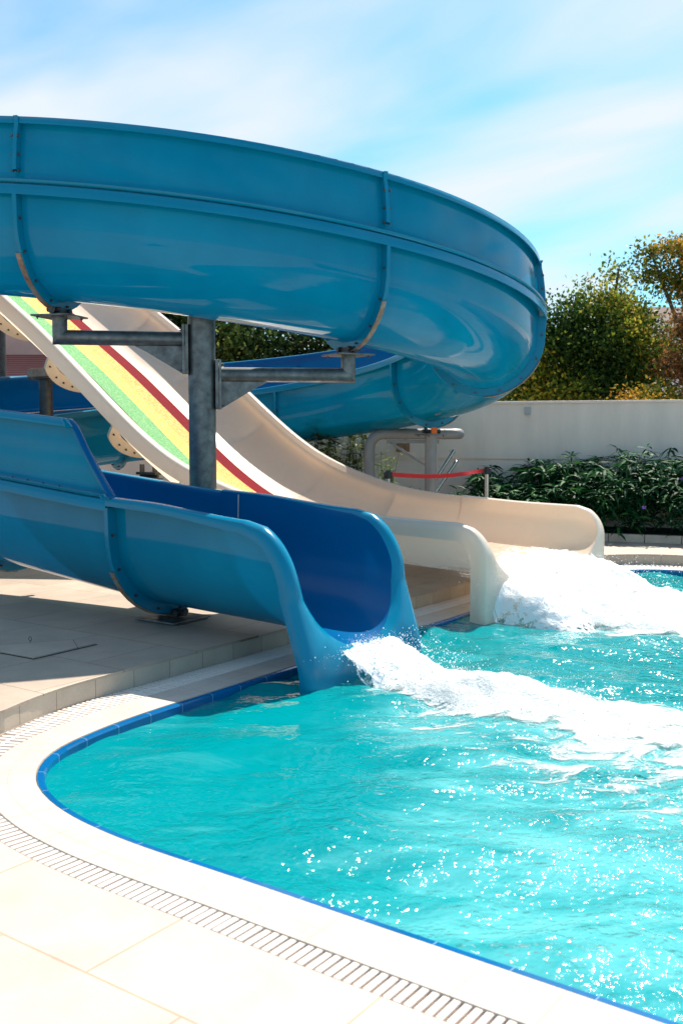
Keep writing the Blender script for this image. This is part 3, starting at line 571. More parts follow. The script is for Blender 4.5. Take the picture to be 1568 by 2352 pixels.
# ------------------------------------------------------------------ slide mouths
def mouth(name, O, prof, zb, v0, rimw0, out_half, Rv, Rh, parent, mats, zbot=-0.13, bulge=0.05, skirt=0.05, nv=26, low=0.40, slope=0.0, fwd=0.0, sag=0.0):
    # prof: (l,h) from near rim (l<0) to far rim; zb(v) = height of profile origin
    K = len(prof); top = prof[0][1]
    def send(h):
        e = h - (top - Rh)
        if e <= 0: return fwd + (slope * (e / (top - Rh))*-1 - slope if slope else 0.0)
        return fwd - slope - Rv + Rv * math.sqrt(max(0, 1 - (e / Rh) ** 2))
    def Wd(v, l, z): q = O + V * v + U * l; return (q[0], q[1], z)
    inner = []; 
    for (l, h) in prof:
        e = send(h); tt = [i / nv for i in range(nv + 1)]
        row = []
        for t_ in tt:
            v = v0 + (e - v0) * (1 - (1 - t_) ** 1.5)
            spread = 0.0
            row.append((v, l, zb(v) + h * (1 - sag * float(smoothstep(-1.4, -0.2, v)))))
        inner.append(row)
    b = MB(); b.grid([[Wd(*p) for p in r] for r in inner], 0)
    border = []
    for p in inner[0]: border.append((p, (0, 1), -1, 'rim', 0))
    for k in range(1, K - 1):
        h = prof[k][1]; e = h - (top - Rh)
        if e > 0: sn = min(1, e / Rh); nn = (math.sqrt(max(0, 1 - sn * sn)) / Rv, sn / Rh); L_ = math.hypot(*nn); nn = (nn[0] / L_, nn[1] / L_)
        else: nn = (1, 0)
        border.append((inner[k][-1], nn, -1 if prof[k][0] < 0 else 1, 'end', k))
    for p in inner[-1][::-1]: border.append((p, (0, 1), 1, 'rim', K - 1))
    # insert the first/last border point at full corner
    F = [0, .10, .28, .5, .72, .90, 1.0, 1.0, 1.0]; Gb = [0, .55, .92, 1.0, .95, .6, .15, -.5, -1.0]
    zc = min(zb(0) + h for _, h in prof)
    hh = [h for _, h in prof]; kmid = int(np.argmin(hh))
    # arc param for lower part
    kn = next(k for k in range(K) if prof[k][1] <= low); kf = next(k for k in range(K - 1, -1, -1) if prof[k][1] <= low)
    rows = []
    for (p, nn, sg, kind, k) in border:
        v, l, z = p; c = np.clip((v - v0) / (0 - v0), 0, 1); half = abs(prof[0][0]) + rimw0 + (out_half - abs(prof[0][0]) - rimw0) * smoothstep(0.5, 1.0, c)
        if kind == 'rim': ol, oz = sg * half, z; bl = 0.012 + (bulge - 0.012) * smoothstep(0.35, 1, c); skl = skirt
        else:
            bl = bulge; skl = skirt
            if kn < k < kf:
                u = (k - kn) / (kmid - kn) if k <= kmid else (kf - k) / (kf - kmid)
                zl = zb(0) + low; total = (zl - zbot) + out_half; dd = u * total; rc = 0.07
                if dd < (zl - zbot): ol, oz = sg * out_half, zl - dd
                else: ol, oz = sg * (out_half - (dd - (zl - zbot))), zbot
                # soften the outer corner
                cd = abs(dd - (zl - zbot))
                if cd < rc * 1.6: ol -= sg * 0.022 * (1 - cd / (rc * 1.6)); oz += 0.022 * (1 - cd / (rc * 1.6))
                if k == kmid: ol = 0
            else: ol, oz = sg * out_half, z
        row = []
        for f_, g_ in zip(F, Gb):
            gg = g_ * bl if g_ > 0 else g_ * skl
            vo = v if kind == 'rim' or slope == 0 else fwd + min(0.03, -slope - slope * min(0, (oz - zb(0) - (top - Rh)) / (top - Rh)))
            if kind != 'rim' and slope and oz - zb(0) > top - Rh - 0.001: vo = v
            row.append(Wd(v + (vo - v) * f_ + nn[0] * gg, l + (ol - l) * f_, z + (oz - z) * f_ + nn[1] * gg))
        rows.append(row)
    b.grid(rows, 1)
    return b.build(name, mats, parent)
def zb_blue(v):
    return float(np.interp(TM + LEN + v, fine, fz)) - 0.05 * max(0, (v + 0.35) / 0.35) ** 2 if v > -0.35 else float(np.interp(TM + LEN + v, fine, fz))
pm = []
for a, z in PT[3:-3]: pm.append((a, z))
def dens_prof(pr, n):
    pr = np.array(pr); s = np.concatenate([[0], np.cumsum(np.hypot(*np.diff(pr, axis=0).T))]); t_ = np.linspace(0, s[-1], n); return [(float(np.interp(q, s, pr[:, 0])), float(np.interp(q, s, pr[:, 1]))) for q in t_]
pmB = dens_prof([(-0.55, SEAM), (-0.547, SEAM - .02), (-0.541, 0.62)] + [(0.54 * math.cos(math.pi + math.pi * i / 24), 0.54 + 0.54 * math.sin(math.pi + math.pi * i / 24)) for i in range(25)] + [(0.541, 0.62), (0.547, SEAM - .02), (0.55, SEAM)], 71)
mo = mouth('exit_section', OB, pmB, zb_blue, -1.69, 0.09, 0.665, 0.36, 0.44, slide, BM3, bulge=0.045, low=0.30, fwd=0.04, slope=0.12, sag=0.10)
solid(mo, 0.010, -1, 2)

b = MB(); sj = TM + LEN - 1.5; b.grid([[(lambda q: (q[0][0] + q[2][0] * a, q[0][1] + q[2][1] * a, q[1] + h + 0.003))(pth(sj + t_)) for a, h in [(x * .98, z) for x, z in PT[4:-4]]] for t_ in (-0.006, 0.006)]); o = b.build('seam', M['white_out'], slide); o['label'] = 'pale sealant line across the blue trough'
# ------------------------------------------------------------------ rainbow slide
rain = empty('water_slide', (0, 0, 0)); tag(rain, 'cream open slide with green, yellow, orange and red racing strips behind the blue flume', 'water slide')
RS = [(-0.2, .745), (0, .75), (.9, .78), (2.0, .85), (2.5, .93), (2.96, 1.06), (3.4, 1.21), (3.8, 1.42), (4.2, 1.69), (4.65, 2.03), (5.2, 2.44), (5.6, 2.73), (6.28, 3.17), (6.86, 3.55), (9, 5.0), (11, 6.36)]
sx = np.arange(-0.2, 11.0, 0.05); sz = np.interp(sx, [a for a, _ in RS], [z for _, z in RS]); sz = np.convolve(np.pad(sz, 5, mode='edge'), np.ones(11) / 11, 'valid'); sz[:8] = np.interp(sx[:8], [a for a, _ in RS], [z for _, z in RS])
def rfr(s):
    z = float(np.interp(s, sx, sz)); m_ = float(np.interp(s + .05, sx, sz) - np.interp(s - .05, sx, sz)) / 0.10; L_ = math.hypot(1, m_)
    return z, (m_ / L_, 1 / L_)          # normal components: along V (downhill), up
HR = 1.335; RW = 0.10
DEP = 0.50
half_in = HR - RW
def arcprof():
    p = [(-half_in, 0)]
    r = 0.36
    p += [(-half_in + 0.01, -0.06)]
    ra, rb = 0.68, DEP - 0.06
    for i in range(15):
        a = math.pi + (math.pi / 2) * i / 14; p.append((-half_in + 0.02 + ra + ra * math.cos(a), -DEP + rb + rb * math.sin(a)))
    r = ra
    q = [(-a, z) for a, z in p[::-1]]
    mid = [(l, -DEP) for l in np.linspace(-half_in + 0.02 + r, half_in - 0.02 - r, 9)[1:-1]]
    return p + mid + q
PR = arcprof()
RP = [(-HR, -0.165), (-HR, -0.03), (-HR + .008, -0.01), (-HR + 0.03, 0.0), (-half_in - 0.02, 0.0)] + PR + [(half_in + 0.02, 0.0), (HR - 0.03, 0), (HR - .008, -0.01), (HR, -0.03), (HR, -0.165)]
def rpt(s, l, h):
    z, n_ = rfr(s); q = OW - V * s + U * l + V * n_[0] * h; return (q[0], q[1], z + n_[1] * h)
WM3 = [M['white_in'], M['white_out'], M['white_out'], M['white_out']]
rj = [10.6, 8.5, 7.4, 6.35, 5.33, 4.3, 3.35, 2.4, 1.54]
for a, c_ in zip(rj[:-1], rj[1:]):
    n = max(2, int((a - c_) / 0.1)); rows = [[rpt(a + (c_ - a) * k / n, l, h) for l, h in RP] for k in range(n + 1)]
    b = MB(); b.grid(rows); nc = len(RP) - 1
    b.m = [1 if (f % nc < 5 or f % nc > nc - 6) else 0 for f in range(len(b.f))]
    b.build('slide_section', WM3, rain)
pmW = dens_prof(PR, 91)
mo = mouth('exit_section', OW, [(l, h + 0.0) for l, h in pmW], lambda v: float(np.interp(-v, sx, sz)), -1.57, RW, HR, 0.27, 0.30, rain, WM3, bulge=0.02, skirt=0.13, fwd=0.05, low=-0.22, zbot=-0.15)
# cream joint flanges under the trough, with bolts
def rjoint(s):
    core = [(l * (1 + 0.014 / HR), h - 0.012) for l, h in PR[3:]][:-3]; nr = profile_normals(core); nr = [(-x, -y) if (x * a + y * (h + .1)) < 0 else (x, y) for (x, y), (a, h) in zip(nr, core)]
    b = MB(); wd = 0.13
    def W_(l, h, t_): return rpt(s + t_, l, h)
    rows = [[W_(a, h, -0.012), W_(a + n_[0] * wd * f_, h + n_[1] * wd * f_, -0.012), W_(a + n_[0] * wd * f_, h + n_[1] * wd * f_, 0.012), W_(a, h, 0.012)] for (a, h), n_, f_ in zip(core, nr, [min(1, .25 + .25 * min(i, len(core) - 1 - i)) for i in range(len(core))])]
    b.grid(rows, sm=False); f = b.build('joint_flange', M['flange_cream'], rain)
    d0 = Vector(rpt(s - .1, 0, 0)) - Vector(rpt(s + .1, 0, 0)); d0.normalize()
    for k in (3, 6, 8, 10): put_bolt(f, W_(core[k][0] + nr[k][0] * 0.07, core[k][1] + nr[k][1] * 0.07, -0.013), d0)
for s in rj[1:-1]: rjoint(s)
# hairline seams across the white trough
for s in rj[1:-1]:
    b = MB(); b.grid([[rpt(s + t_, l, h + 0.002) for l, h in PR] for t_ in (-0.0025, 0.0025)]); b.build('seam', M['white_out'], rain)
def mat_strip(name, col, l0, l1, s0, s1, lab):
    m = mat(lab.replace(' ', '_'), col[0], 0.75, var=0.55, vscale=48, dark=col[1], bump=0.35, bscale=140, stretch=(1, 1, 1))  # pale noise tone paints the sunlit sheen of the fibres into the turf
    m.node_tree.nodes['Principled BSDF'].inputs['Specular IOR Level'].default_value = 0.05
    n = int((s1 - s0) / 0.08); b = MB(); b.grid([[rpt(s0 + (s1 - s0) * k / n, l, -DEP + 0.007) for l in np.linspace(l0, l1, 5)] for k in range(n + 1)][::-1]); o = b.build(name, m, rain); o['label'] = lab; return o
E0 = 3.45
w0 = -0.58
for i, (lab, col) in enumerate([('green turf racing strip', ((0.32, 0.50, 0.26), (0.07, 0.33, 0.10))), ('yellow turf racing strip', ((0.92, 0.68, 0.28), (0.85, 0.44, 0.03))), ('orange turf racing strip', ((0.90, 0.60, 0.26), (0.85, 0.25, 0.03))), ('dark red turf racing strip', ((0.24, 0.004, 0.014), (0.14, 0.001, 0.006)))]):
    mat_strip('racing_strip', col, w0 + 0.22 * (i + 1) - (0.07 if i == 0 else 0), w0 + 0.22 * (i + 2), E0, 10.5, lab)
# stuck label on the outside wall
q = OW - V * 0.95 + U * (-half_in - 0.017)
b = MB(); b.box((q[0], q[1], 0.575), (0.085, 0.003, 0.055), ROT); o = b.build('worn_sticker', mat('worn_foil_label', (0.45, 0.44, 0.40), 0.3, 0.4, var=0.6, vscale=60, dark=(0.12, 0.11, 0.1)), rain); o['label'] = 'small worn silver sticker on the outer wall'

# ------------------------------------------------------------------ steel supports
def saddle(parent, x, y, zp, zr, ang, w=0.34, foot=False, col='galv_dark'):
    b = MB(); b.box((x, y, zp), (w, w, 0.014), ang); pl = bevel(b.build('mounting_plate', M['galv'], parent), 0.003)
    for sx_, sy_ in ((-1, -1), (-1, 1), (1, -1), (1, 1)):
        v_ = Matrix.Rotation(ang, 3, 'Z') @ Vector((sx_ * w * .38, sy_ * w * .38, 0)); put_bolt(pl, (x + v_.x, y + v_.y, zp - 0.007), (0, 0, -1))
    ca, sa = math.cos(ang), math.sin(ang)
    b = MB(); h = zp + 0.04
    b.tube([(x - ca * .13, y - sa * .13, h + .005), (x + ca * .13, y + sa * .13, h + .005)], 0.026, 16)
    b.tube([(x - ca * .13, y - sa * .13, h + .005), (x - ca * .1305, y - sa * .1305, h + .005)], 0.034, 16)
    b.box((x, y, h), (0.16, 0.08, 0.05), ang)
    for s in (-1, 1):
        b.box((x + s * ca * .085, y + s * sa * .085, (h + zr) / 2 + .01), (0.035, 0.03, zr - h + 0.03), ang)
        b.tube([(x + s * ca * .085 - sa * .06, y + s * sa * .085 + ca * .06, h + .01), (x + s * ca * .085 + sa * .06, y + s * sa * .085 - ca * .06, h + .01)], 0.02, 12)
    bevel(b.build('clamp', M[col], parent), 0.003)
def ringpos(k): s = RAD * R_(TH1 + 45 * k); p, z, o, d = pth(s); return p, z - 0.075, math.atan2(d[1], d[0])
mp_ = empty('support_post', (0, 0, 0)); tag(mp_, 'tall galvanised steel column with two side arms carrying the blue spiral', 'support post')
PX, PY = -1.19, 8.58
b = MB(); b.tube([(PX, PY, 0.12), (PX, PY, 2.50)], 0.116, 40); b.build('pole', M['galv'], mp_)
b = MB(); b.box((PX, PY, 0.13), (0.4, 0.4, 0.02)); bevel(b.build('base_plate', M['galv'], mp_))
for k, za, zp in ((0, 2.315, 2.485), (1, 2.02, 2.195)):
    p, zr, an = ringpos(k); dirv = np.array([p[0] - PX, p[1] - PY]); Ld = np.linalg.norm(dirv); dirv /= Ld; aa = math.atan2(dirv[1], dirv[0])
    b = MB(); r = 0.062
    e = (p[0] - dirv[0] * 0.0, p[1] - dirv[1] * 0.0)
    # square mitred tube: arm and riser stub
    n = 20
    def circ(c, ax, ay): return [Vector(c) + Vector(ax) * r * math.cos(2 * math.pi * i / n) + Vector(ay) * r * math.sin(2 * math.pi * i / n) for i in range(n)]
    dx_, dy_ = dirv
    r0 = circ((PX + dx_ * 0.12, PY + dy_ * 0.12, za), (-dy_, dx_, 0), (0, 0, 1))
    r1 = []
    for i in range(n): ca_ = math.cos(2 * math.pi * i / n); sa_ = math.sin(2 * math.pi * i / n); r1.append(Vector((p[0] - dy_ * r * ca_ - dx_ * r * sa_ * 1.0, p[1] + dx_ * r * ca_ - dy_ * r * sa_, za + r * sa_)))
    r2 = [Vector((v_.x, v_.y, zp - 0.007)) for v_ in r1]
    for q0, q1 in ((r0, r1), (r1, r2)):
        b.add(q0 + q1, [(i, (i + 1) % n, n + (i + 1) % n, n + i) for i in range(n)], 0, False)
    for f in range(len(b.smooth)): b.smooth[f] = True
    ar = b.build('arm', M['galv'], mp_)
    for e_ in ar.data.edges: pass
    b = MB(); b.box((PX + dx_ * 0.155, PY + dy_ * 0.155, za - 0.09), (0.02, 0.20, 0.42), aa); b.box((PX + dx_ * 0.128, PY + dy_ * 0.128, za - 0.09), (0.03, 0.17, 0.42), aa)
    cl = bevel(b.build('clamp_plate', M['galv'], mp_), 0.003)
    for h in (-0.27, 0.08):
        for s in (-1, 1): put_bolt(cl, (PX + dx_ * 0.165 - dy_ * s * .085, PY + dy_ * 0.165 + dx_ * s * .085, za + h), (dx_, dy_, 0))
    b = MB(); g0 = Vector((PX + dx_ * .165, PY + dy_ * .165, 0)); dd = Vector((dx_, dy_, 0)); nn = Vector((-dy_, dx_, 0)) * 0.006
    tri = [g0 + Vector((0, 0, za - .05)), g0 + dd * 0.42 + Vector((0, 0, za - .05)), g0 + dd * 0.30 + Vector((0, 0, za - .11)), g0 + Vector((0, 0, za - .29))]
    b.add([v_ + nn for v_ in tri] + [v_ - nn for v_ in tri], [(0, 1, 2, 3), (7, 6, 5, 4), (0, 4, 5, 1), (1, 5, 6, 2), (2, 6, 7, 3), (3, 7, 4, 0)]); b.build('gusset', M['galv'], mp_)
    saddle(mp_, p[0], p[1], zp, zr, an + math.pi / 2)
# rear post
p, zr, an = ringpos(3)
rp_ = empty('support_post', (0, 0, 0)); tag(rp_, 'short grey steel post with an orange clamp under the rear bend of the blue spiral', 'support post')
b = MB(); b.tube([(p[0], p[1], 0.12), (p[0], p[1], zr - 0.115)], 0.078, 32); b.build('pole', M['pipe'], rp_)
saddle(rp_, p[0], p[1], zr - 0.11, zr, an + math.pi / 2, 0.30)
b = MB(); b.box((p[0] + .03, p[1] - .12, zr - 0.055), (0.075, 0.03, 0.085), 0.1); bevel(b.build('orange_block', M['orange'], rp_))
# base of the lower flume
s = TM + LEN - 1.69; p, z, o, d = pth(s)
bp = empty('flume_foot', (0, 0, 0)); tag(bp, 'rusty steel foot plate and clamp under the lower blue flume joint', 'support foot')
saddle(bp, p[0], p[1], 0.137, z - 0.065, ROT, 0.40, col='galv_dark')
b = MB(); b.box((p[0] + .02, p[1] - .02, 0.1255), (0.36, 0.33, 0.008), ROT + .05); b.build('grout_bed', M['bolt'], bp)
# poles under other joints (rear left and rear, partly hidden)
def simple_post(x, y, zt, r, lab, m='galv_dark', z0=0.12):
    e = empty('support_post', (x, y, z0)); tag(e, lab, 'support post')
    b = MB(); b.tube([(0, 0, 0), (0, 0, zt - z0)], r, 28); b.build('pole', M[m], e)
    b = MB(); b.box((0, 0, zt - z0 + 0.006), (r * 2.8, r * 2.8, 0.012)); bevel(b.build('top_plate', M[m], e)); return e
for k, lab in ((2, None), (4, 'hidden'),):
    pass
p, zr, an = ringpos(2); e = simple_post(p[0] - 0.25, p[1] + 0.1, 0.2, 0.05, 'x') if False else None
q = OW - V * 5.95 + U * (-0.92); z_, n_ = rfr(5.95)
simple_post(q[0], q[1], z_ - 0.80, 0.078, 'short dark steel post under the cream slide above the blue trough at left')
b = MB(); b.tube([(q[0] - .2, q[1] + .12, z_ - .73), (q[0] + .28, q[1] - .16, z_ - .76)], 0.07, 20); b.box((q[0] - .05, q[1] - .02, z_ - .72), (0.34, 0.1, 0.1), ROT)
o = bevel(b.build('pipe_bracket', M['rust'], None)); tag(o, 'rusty pipe bracket bolted beneath the cream slide joint', 'bracket')
simple_post(-5.12, 15.0, 3.15, 0.12, 'dark steel column at the left edge before the red tiled roof')
q = OW - V * 4.32 + U * (-0.85); z_, n_ = rfr(4.32)
b = MB(); b.box((q[0], q[1], z_ - .70), (0.30, 0.1, 0.03), ROT); b.box((q[0], q[1], z_ - .76), (0.26, 0.18, 0.015), ROT); b.tube([(q[0] - .1, q[1] + .05, z_ - .73), (q[0] + .12, q[1] - .08, z_ - .73)], 0.018, 10)
for s_ in (-1, 1): b.box((q[0] + s_ * .1 * V[0], q[1] + s_ * .1 * V[1], z_ - .66), (0.02, 0.06, 0.12), ROT)
b.tube([(q[0], q[1], 0.12), (q[0], q[1], z_ - .77)], 0.05, 20)
o = bevel(b.build('slide_trestle', M['galv_dark'])); tag(o, 'small dark steel trestle under the second joint of the cream slide', 'support')

# ------------------------------------------------------------------ boundary wall, building, pipes
def wall_y(x): return 14.4 - 0.3 * (x - 3.6)
wl = empty('boundary_wall', (0, 0, 0)); tag(wl, 'long cream plastered wall with a horizontal groove behind the slides', 'wall')
an = math.atan(-0.3); xc = 0.0; Lw = 40
def wbox(b, z0, z1, depth, off=0.0):
    nx, ny = -math.sin(an), math.cos(an); b.box((xc + nx * (depth / 2 + off), wall_y(xc) + ny * (depth / 2 + off), (z0 + z1) / 2), (Lw, depth, z1 - z0), an)
b = MB(); wbox(b, 0.0, 1.105, 0.25); wbox(b, 1.105, 1.155, 0.22, 0.03); wbox(b, 1.155, 1.96, 0.25); b.build('wall_body', M['plaster'], wl)
b = MB(); wbox(b, 1.96, 2.0, 0.29, -0.02); bevel(b.build('wall_cap', M['plaster'], wl), 0.008)
def on_wall(x, z, off=-0.012): return (x + math.sin(an) * -off * -1, wall_y(x) + off, z)
for x, z in ((2.72, 1.86), (0.30, 1.72)):
    b = MB(); b.box((x, wall_y(x) - 0.012, z), (0.09, 0.018, 0.11), an); b.box((x, wall_y(x) - 0.028, z - .05), (0.03, 0.02, 0.03), an)
    o = bevel(b.build('wall_bracket', mat('painted_bracket_%d' % int(x), (0.45, 0.43, 0.41), 0.5), wl), 0.002)
b = MB(); x = 0.93; b.box((x, wall_y(x) - 0.03, 1.32), (0.20, 0.06, 0.14), an); b.box((x + .03, wall_y(x) - 0.062, 1.34), (0.06, 0.01, 0.07), an)
o = bevel(b.build('wall_box', mat('rusty_wall_box', (0.42, 0.22, 0.12), 0.6, var=0.5, vscale=20))); tag(o, 'small rusty junction box on the wall under the grey pipe', 'junction box')
# end pillar at the right
b = MB(); x = 5.15; b.box((x, wall_y(x) + .12, 1.08), (0.36, 0.36, 2.16), an); b.box((x, wall_y(x) + .12, 2.18), (0.44, 0.44, 0.05), an)
o = bevel(b.build('wall_pillar', M['plaster']), 0.01); tag(o, 'square cream pillar ending the wall at the right edge', 'pillar')
# grey drain pipe
pe = empty('drain_pipe', (0, 0, 0)); tag(pe, 'fat grey pipe with a bend running along the cream wall', 'pipe')
Yp = 13.75
pts = [(0.385, Yp, 0.12), (0.385, Yp, 1.30)] + [Vector((0.385 + 0.2 - 0.2 * math.cos(R_(a)), Yp, 1.32 + 0.2 * math.sin(R_(a)))) for a in range(15, 91, 15)] + [(1.5, Yp, 1.52)] + [Vector((1.5 + 0.13 * math.sin(R_(a)), Yp + 0.13 - 0.13 * math.cos(R_(a)), 1.52)) for a in range(20, 91, 14)] + [(1.63, Yp + 0.95, 1.52)]
b = MB(); b.tube(pts, 0.073, 28); b.build('pipe_run', M['pipe'], pe)
b = MB()
for c0, c1 in (((0.385, Yp, 1.28), (0.385, Yp, 1.19)), ((0.62, Yp, 1.52), (0.60, Yp, 1.52)), ((0.86, Yp, 1.52), (0.90, Yp, 1.52)), ((1.20, Yp, 1.52), (1.18, Yp, 1.52)), ((1.42, Yp, 1.52), (1.41, Yp, 1.52))):
    b = MB(); b.tube([c0, c1], 0.078, 28); b.build('pipe_collar', M['pipe'], pe)
b = MB(); b.box((0.98, Yp, 1.415), (0.72, 0.04, 0.05)); dv = Vector((1.19, Yp, 1.07)) - Vector((0.67, Yp, 1.40)); b.box(((1.19 + .67) / 2, Yp, 1.235), (dv.length, 0.04, 0.035), rot=dv.to_track_quat('X', 'Z').to_matrix()); b.box((1.19, Yp, 0.76), (0.05, 0.05, 1.28))
bevel(b.build('pipe_bracket', M['pipe'], pe), 0.003)
# pair of stair handrails behind the post
def pxw(x, y, Y):                                       # plan helper
    return ((x - 784) / 2290 * Y, Y, 1.5 + (1000 - y) / 2290 * Y)
for (a, c_), lab in ((((1041, 1035), (975, 1140)), 'upper slanting steel tube behind the grey post'), (((1047, 1060), (970, 1175)), 'lower slanting steel tube behind the grey post')):
    A = Vector(pxw(*a, 13.75)); B = Vector(pxw(*c_, 13.6)); b = MB(); b.tube([A, B], 0.024, 16); b.tube([A, A + (A - B).normalized() * 0.012], [0.024, 0.012], 16)
    b.tube(arcpts(A + Vector((-0.03, 0, -0.01)), 0.022, 0, 360, 12, (1, 0, 0), (0, 0, 1)), 0.005, 6)
    o = b.build('handrail_tube', M['chrome']); tag(o, lab, 'steel tube')
# stanchions and belt
def stanchion(x, y, zt, lab):
    e = empty('barrier_post', (x, y, 0.12)); tag(e, lab, 'barrier post'); h = zt - 0.12
    b = MB(); b.tube([(0, 0, 0.03), (0, 0, h - 0.10)], 0.031, 24); b.build('tube', M['chrome'], e)
    b = MB(); b.tube([(0, 0, 0), (0, 0, 0.012), (0, 0, 0.03)], [0.16, 0.155, 0.05], 32); b.build('foot', M['chrome'], e)
    b = MB(); b.tube([(0, 0, h - 0.10), (0, 0, h - 0.012), (0, 0, h)], [0.036, 0.036, 0.028], 24); b.box((0.036, 0, h - .06), (0.03, 0.04, 0.075)); b.box((-0.036, 0, h - .06), (0.03, 0.04, 0.075)); bevel(b.build('belt_head', M['black'], e), 0.003)
stanchion(0.565, 12.1, 1.075, 'left chrome barrier post holding the red belt'); stanchion(1.93, 13.25, 1.085, 'right chrome barrier post by the hedge at the red belt end')
b = MB(); rows = []
for i in range(13):
    t_ = i / 12; x = 0.61 + (1.90 - .61) * t_; y = 12.1 + (13.25 - 12.1) * t_; z = 1.028 + 0.012 * t_ - 0.05 * math.sin(math.pi * t_) ** 1.0; tw = 0.0 if t_ < .7 else math.sin((t_ - .7) / .3 * math.pi) * 0.6
    nx_, ny_ = -0.666, 0.746
    rows.append([(x + nx_ * math.sin(tw) * w, y + ny_ * math.sin(tw) * w, z + math.cos(tw) * w) for w in (-0.026, 0, 0.026)])
b.grid(rows); o = solid(b.build('barrier_belt', M['red']), 0.003, 0); tag(o, 'red webbing belt stretched between the two chrome posts', 'barrier belt')

# house with red roof seen over the left end of the wall
hs = empty('house', (-7.6, 22.5, 0)); tag(hs, 'pinkish house with a red tiled lean-to roof at far left', 'house')
pink = mat('pink_plaster', (0.52, 0.36, 0.32), 0.9, var=0.2, vscale=1.5)
rt = bpy.data.materials.new('red_roof_tiles'); rt.use_nodes = True; t = rt.node_tree; pbs = t.nodes['Principled BSDF']; pbs.inputs['Roughness'].default_value = 0.85
c = N(t, 'ShaderNodeTexCoord'); wv = N(t, 'ShaderNodeTexWave', wave_type='BANDS', bands_direction='Y'); wv.inputs['Scale'].default_value = 2.2; wv.inputs['Distortion'].default_value = 1.2; t.links.new(c.outputs['Object'], wv.inputs['Vector'])
r = N(t, 'ShaderNodeValToRGB'); r.color_ramp.elements[0].color = (0.20, 0.06, 0.045, 1); r.color_ramp.elements[1].color = (0.45, 0.16, 0.12, 1); t.links.new(wv.outputs['Fac'], r.inputs[0]); t.links.new(r.outputs[0], pbs.inputs['Base Color'])
b = MB(); b.box((0, 2.0, 2.6), (7, 3, 5.2)); b.box((0, -0.2, 1.25), (6.4, 1.5, 2.5)); b.build('house_wall', pink, hs)
b = MB(); b.add([(-3.6, -1.5, 2.55), (3.6, -1.5, 2.55), (3.6, 0.52, 3.35), (-3.6, 0.52, 3.35), (-3.6, -1.5, 2.45), (3.6, -1.5, 2.45), (3.6, 0.52, 3.25), (-3.6, 0.52, 3.25)], [(0, 1, 2, 3), (7, 6, 5, 4), (0, 4, 5, 1), (1, 5, 6, 2), (3, 2, 6, 7), (0, 3, 7, 4)]); b.build('lean_to_roof', rt, hs)
b = MB(); b.add([(-3.9, 0.2, 5.1), (3.9, 0.2, 5.1), (3.9, 2.0, 6.0), (-3.9, 2.0, 6.0), (-3.9, 3.8, 5.1), (3.9, 3.8, 5.1), (-3.9, .2, 4.98), (3.9, .2, 4.98), (3.9, 3.8, 4.98), (-3.9, 3.8, 4.98)], [(0, 1, 2, 3), (3, 2, 5, 4), (6, 7, 1, 0), (4, 5, 8, 9), (6, 9, 8, 7), (1, 7, 8, 5, 2), (0, 3, 4, 9, 6)]); b.build('main_roof', rt, hs)
wb = empty('house', (12.5, 34, 0)); tag(wb, 'white house half hidden by the trees at far right', 'house')
b = MB(); b.box((0, 0, 2.6), (9, 6, 5.2)); b.build('house_wall', mat('white_render', (0.78, 0.76, 0.74), 0.8), wb)
for i in range(3):
    b = MB(); b.box((-3 + i * 2.4, -3.01, 3.6), (1.1, 0.06, 1.2)); w = b.build('window', mat('window_frame_%d' % i, (0.7, 0.7, 0.7), 0.5), wb); b = MB(); b.box((-3 + i * 2.4, -3.05, 3.6), (0.95, 0.02, 1.05)); b.build('pane', mat('dark_glass_%d' % i, (0.03, 0.04, 0.05), 0.1), w)
b = MB(); b.box((0, 0, 5.3), (9.5, 6.5, 0.2)); b.build('roof_slab', M['plaster'], wb)

# planter in front of the wall
pl = empty('planter', (0, 0, 0)); tag(pl, 'low stone planter edging along the foot of the cream wall', 'planter')
an2 = math.atan2(-0.41, 1.0)
def plY(x): return 13.0 - 0.41 * (x - 3.31)
b = MB(); xs_ = np.arange(1.6, 8.0, 0.42)
for x in xs_: b.box((x, plY(x) + 0.05, 0.172), (0.445, 0.1, 0.105), an2)
bevel(b.build('curb', M['stone'], pl), 0.006)
b = MB(); b.add([(1.4, plY(1.4) + .1, 0.19), (9.0, plY(9.0) + .1, 0.19), (9.0, wall_y(9.0) + .1, 0.19), (1.4, wall_y(1.4) + .1, 0.19)], [(0, 1, 2, 3)]); b.build('soil', M['soil'], pl)

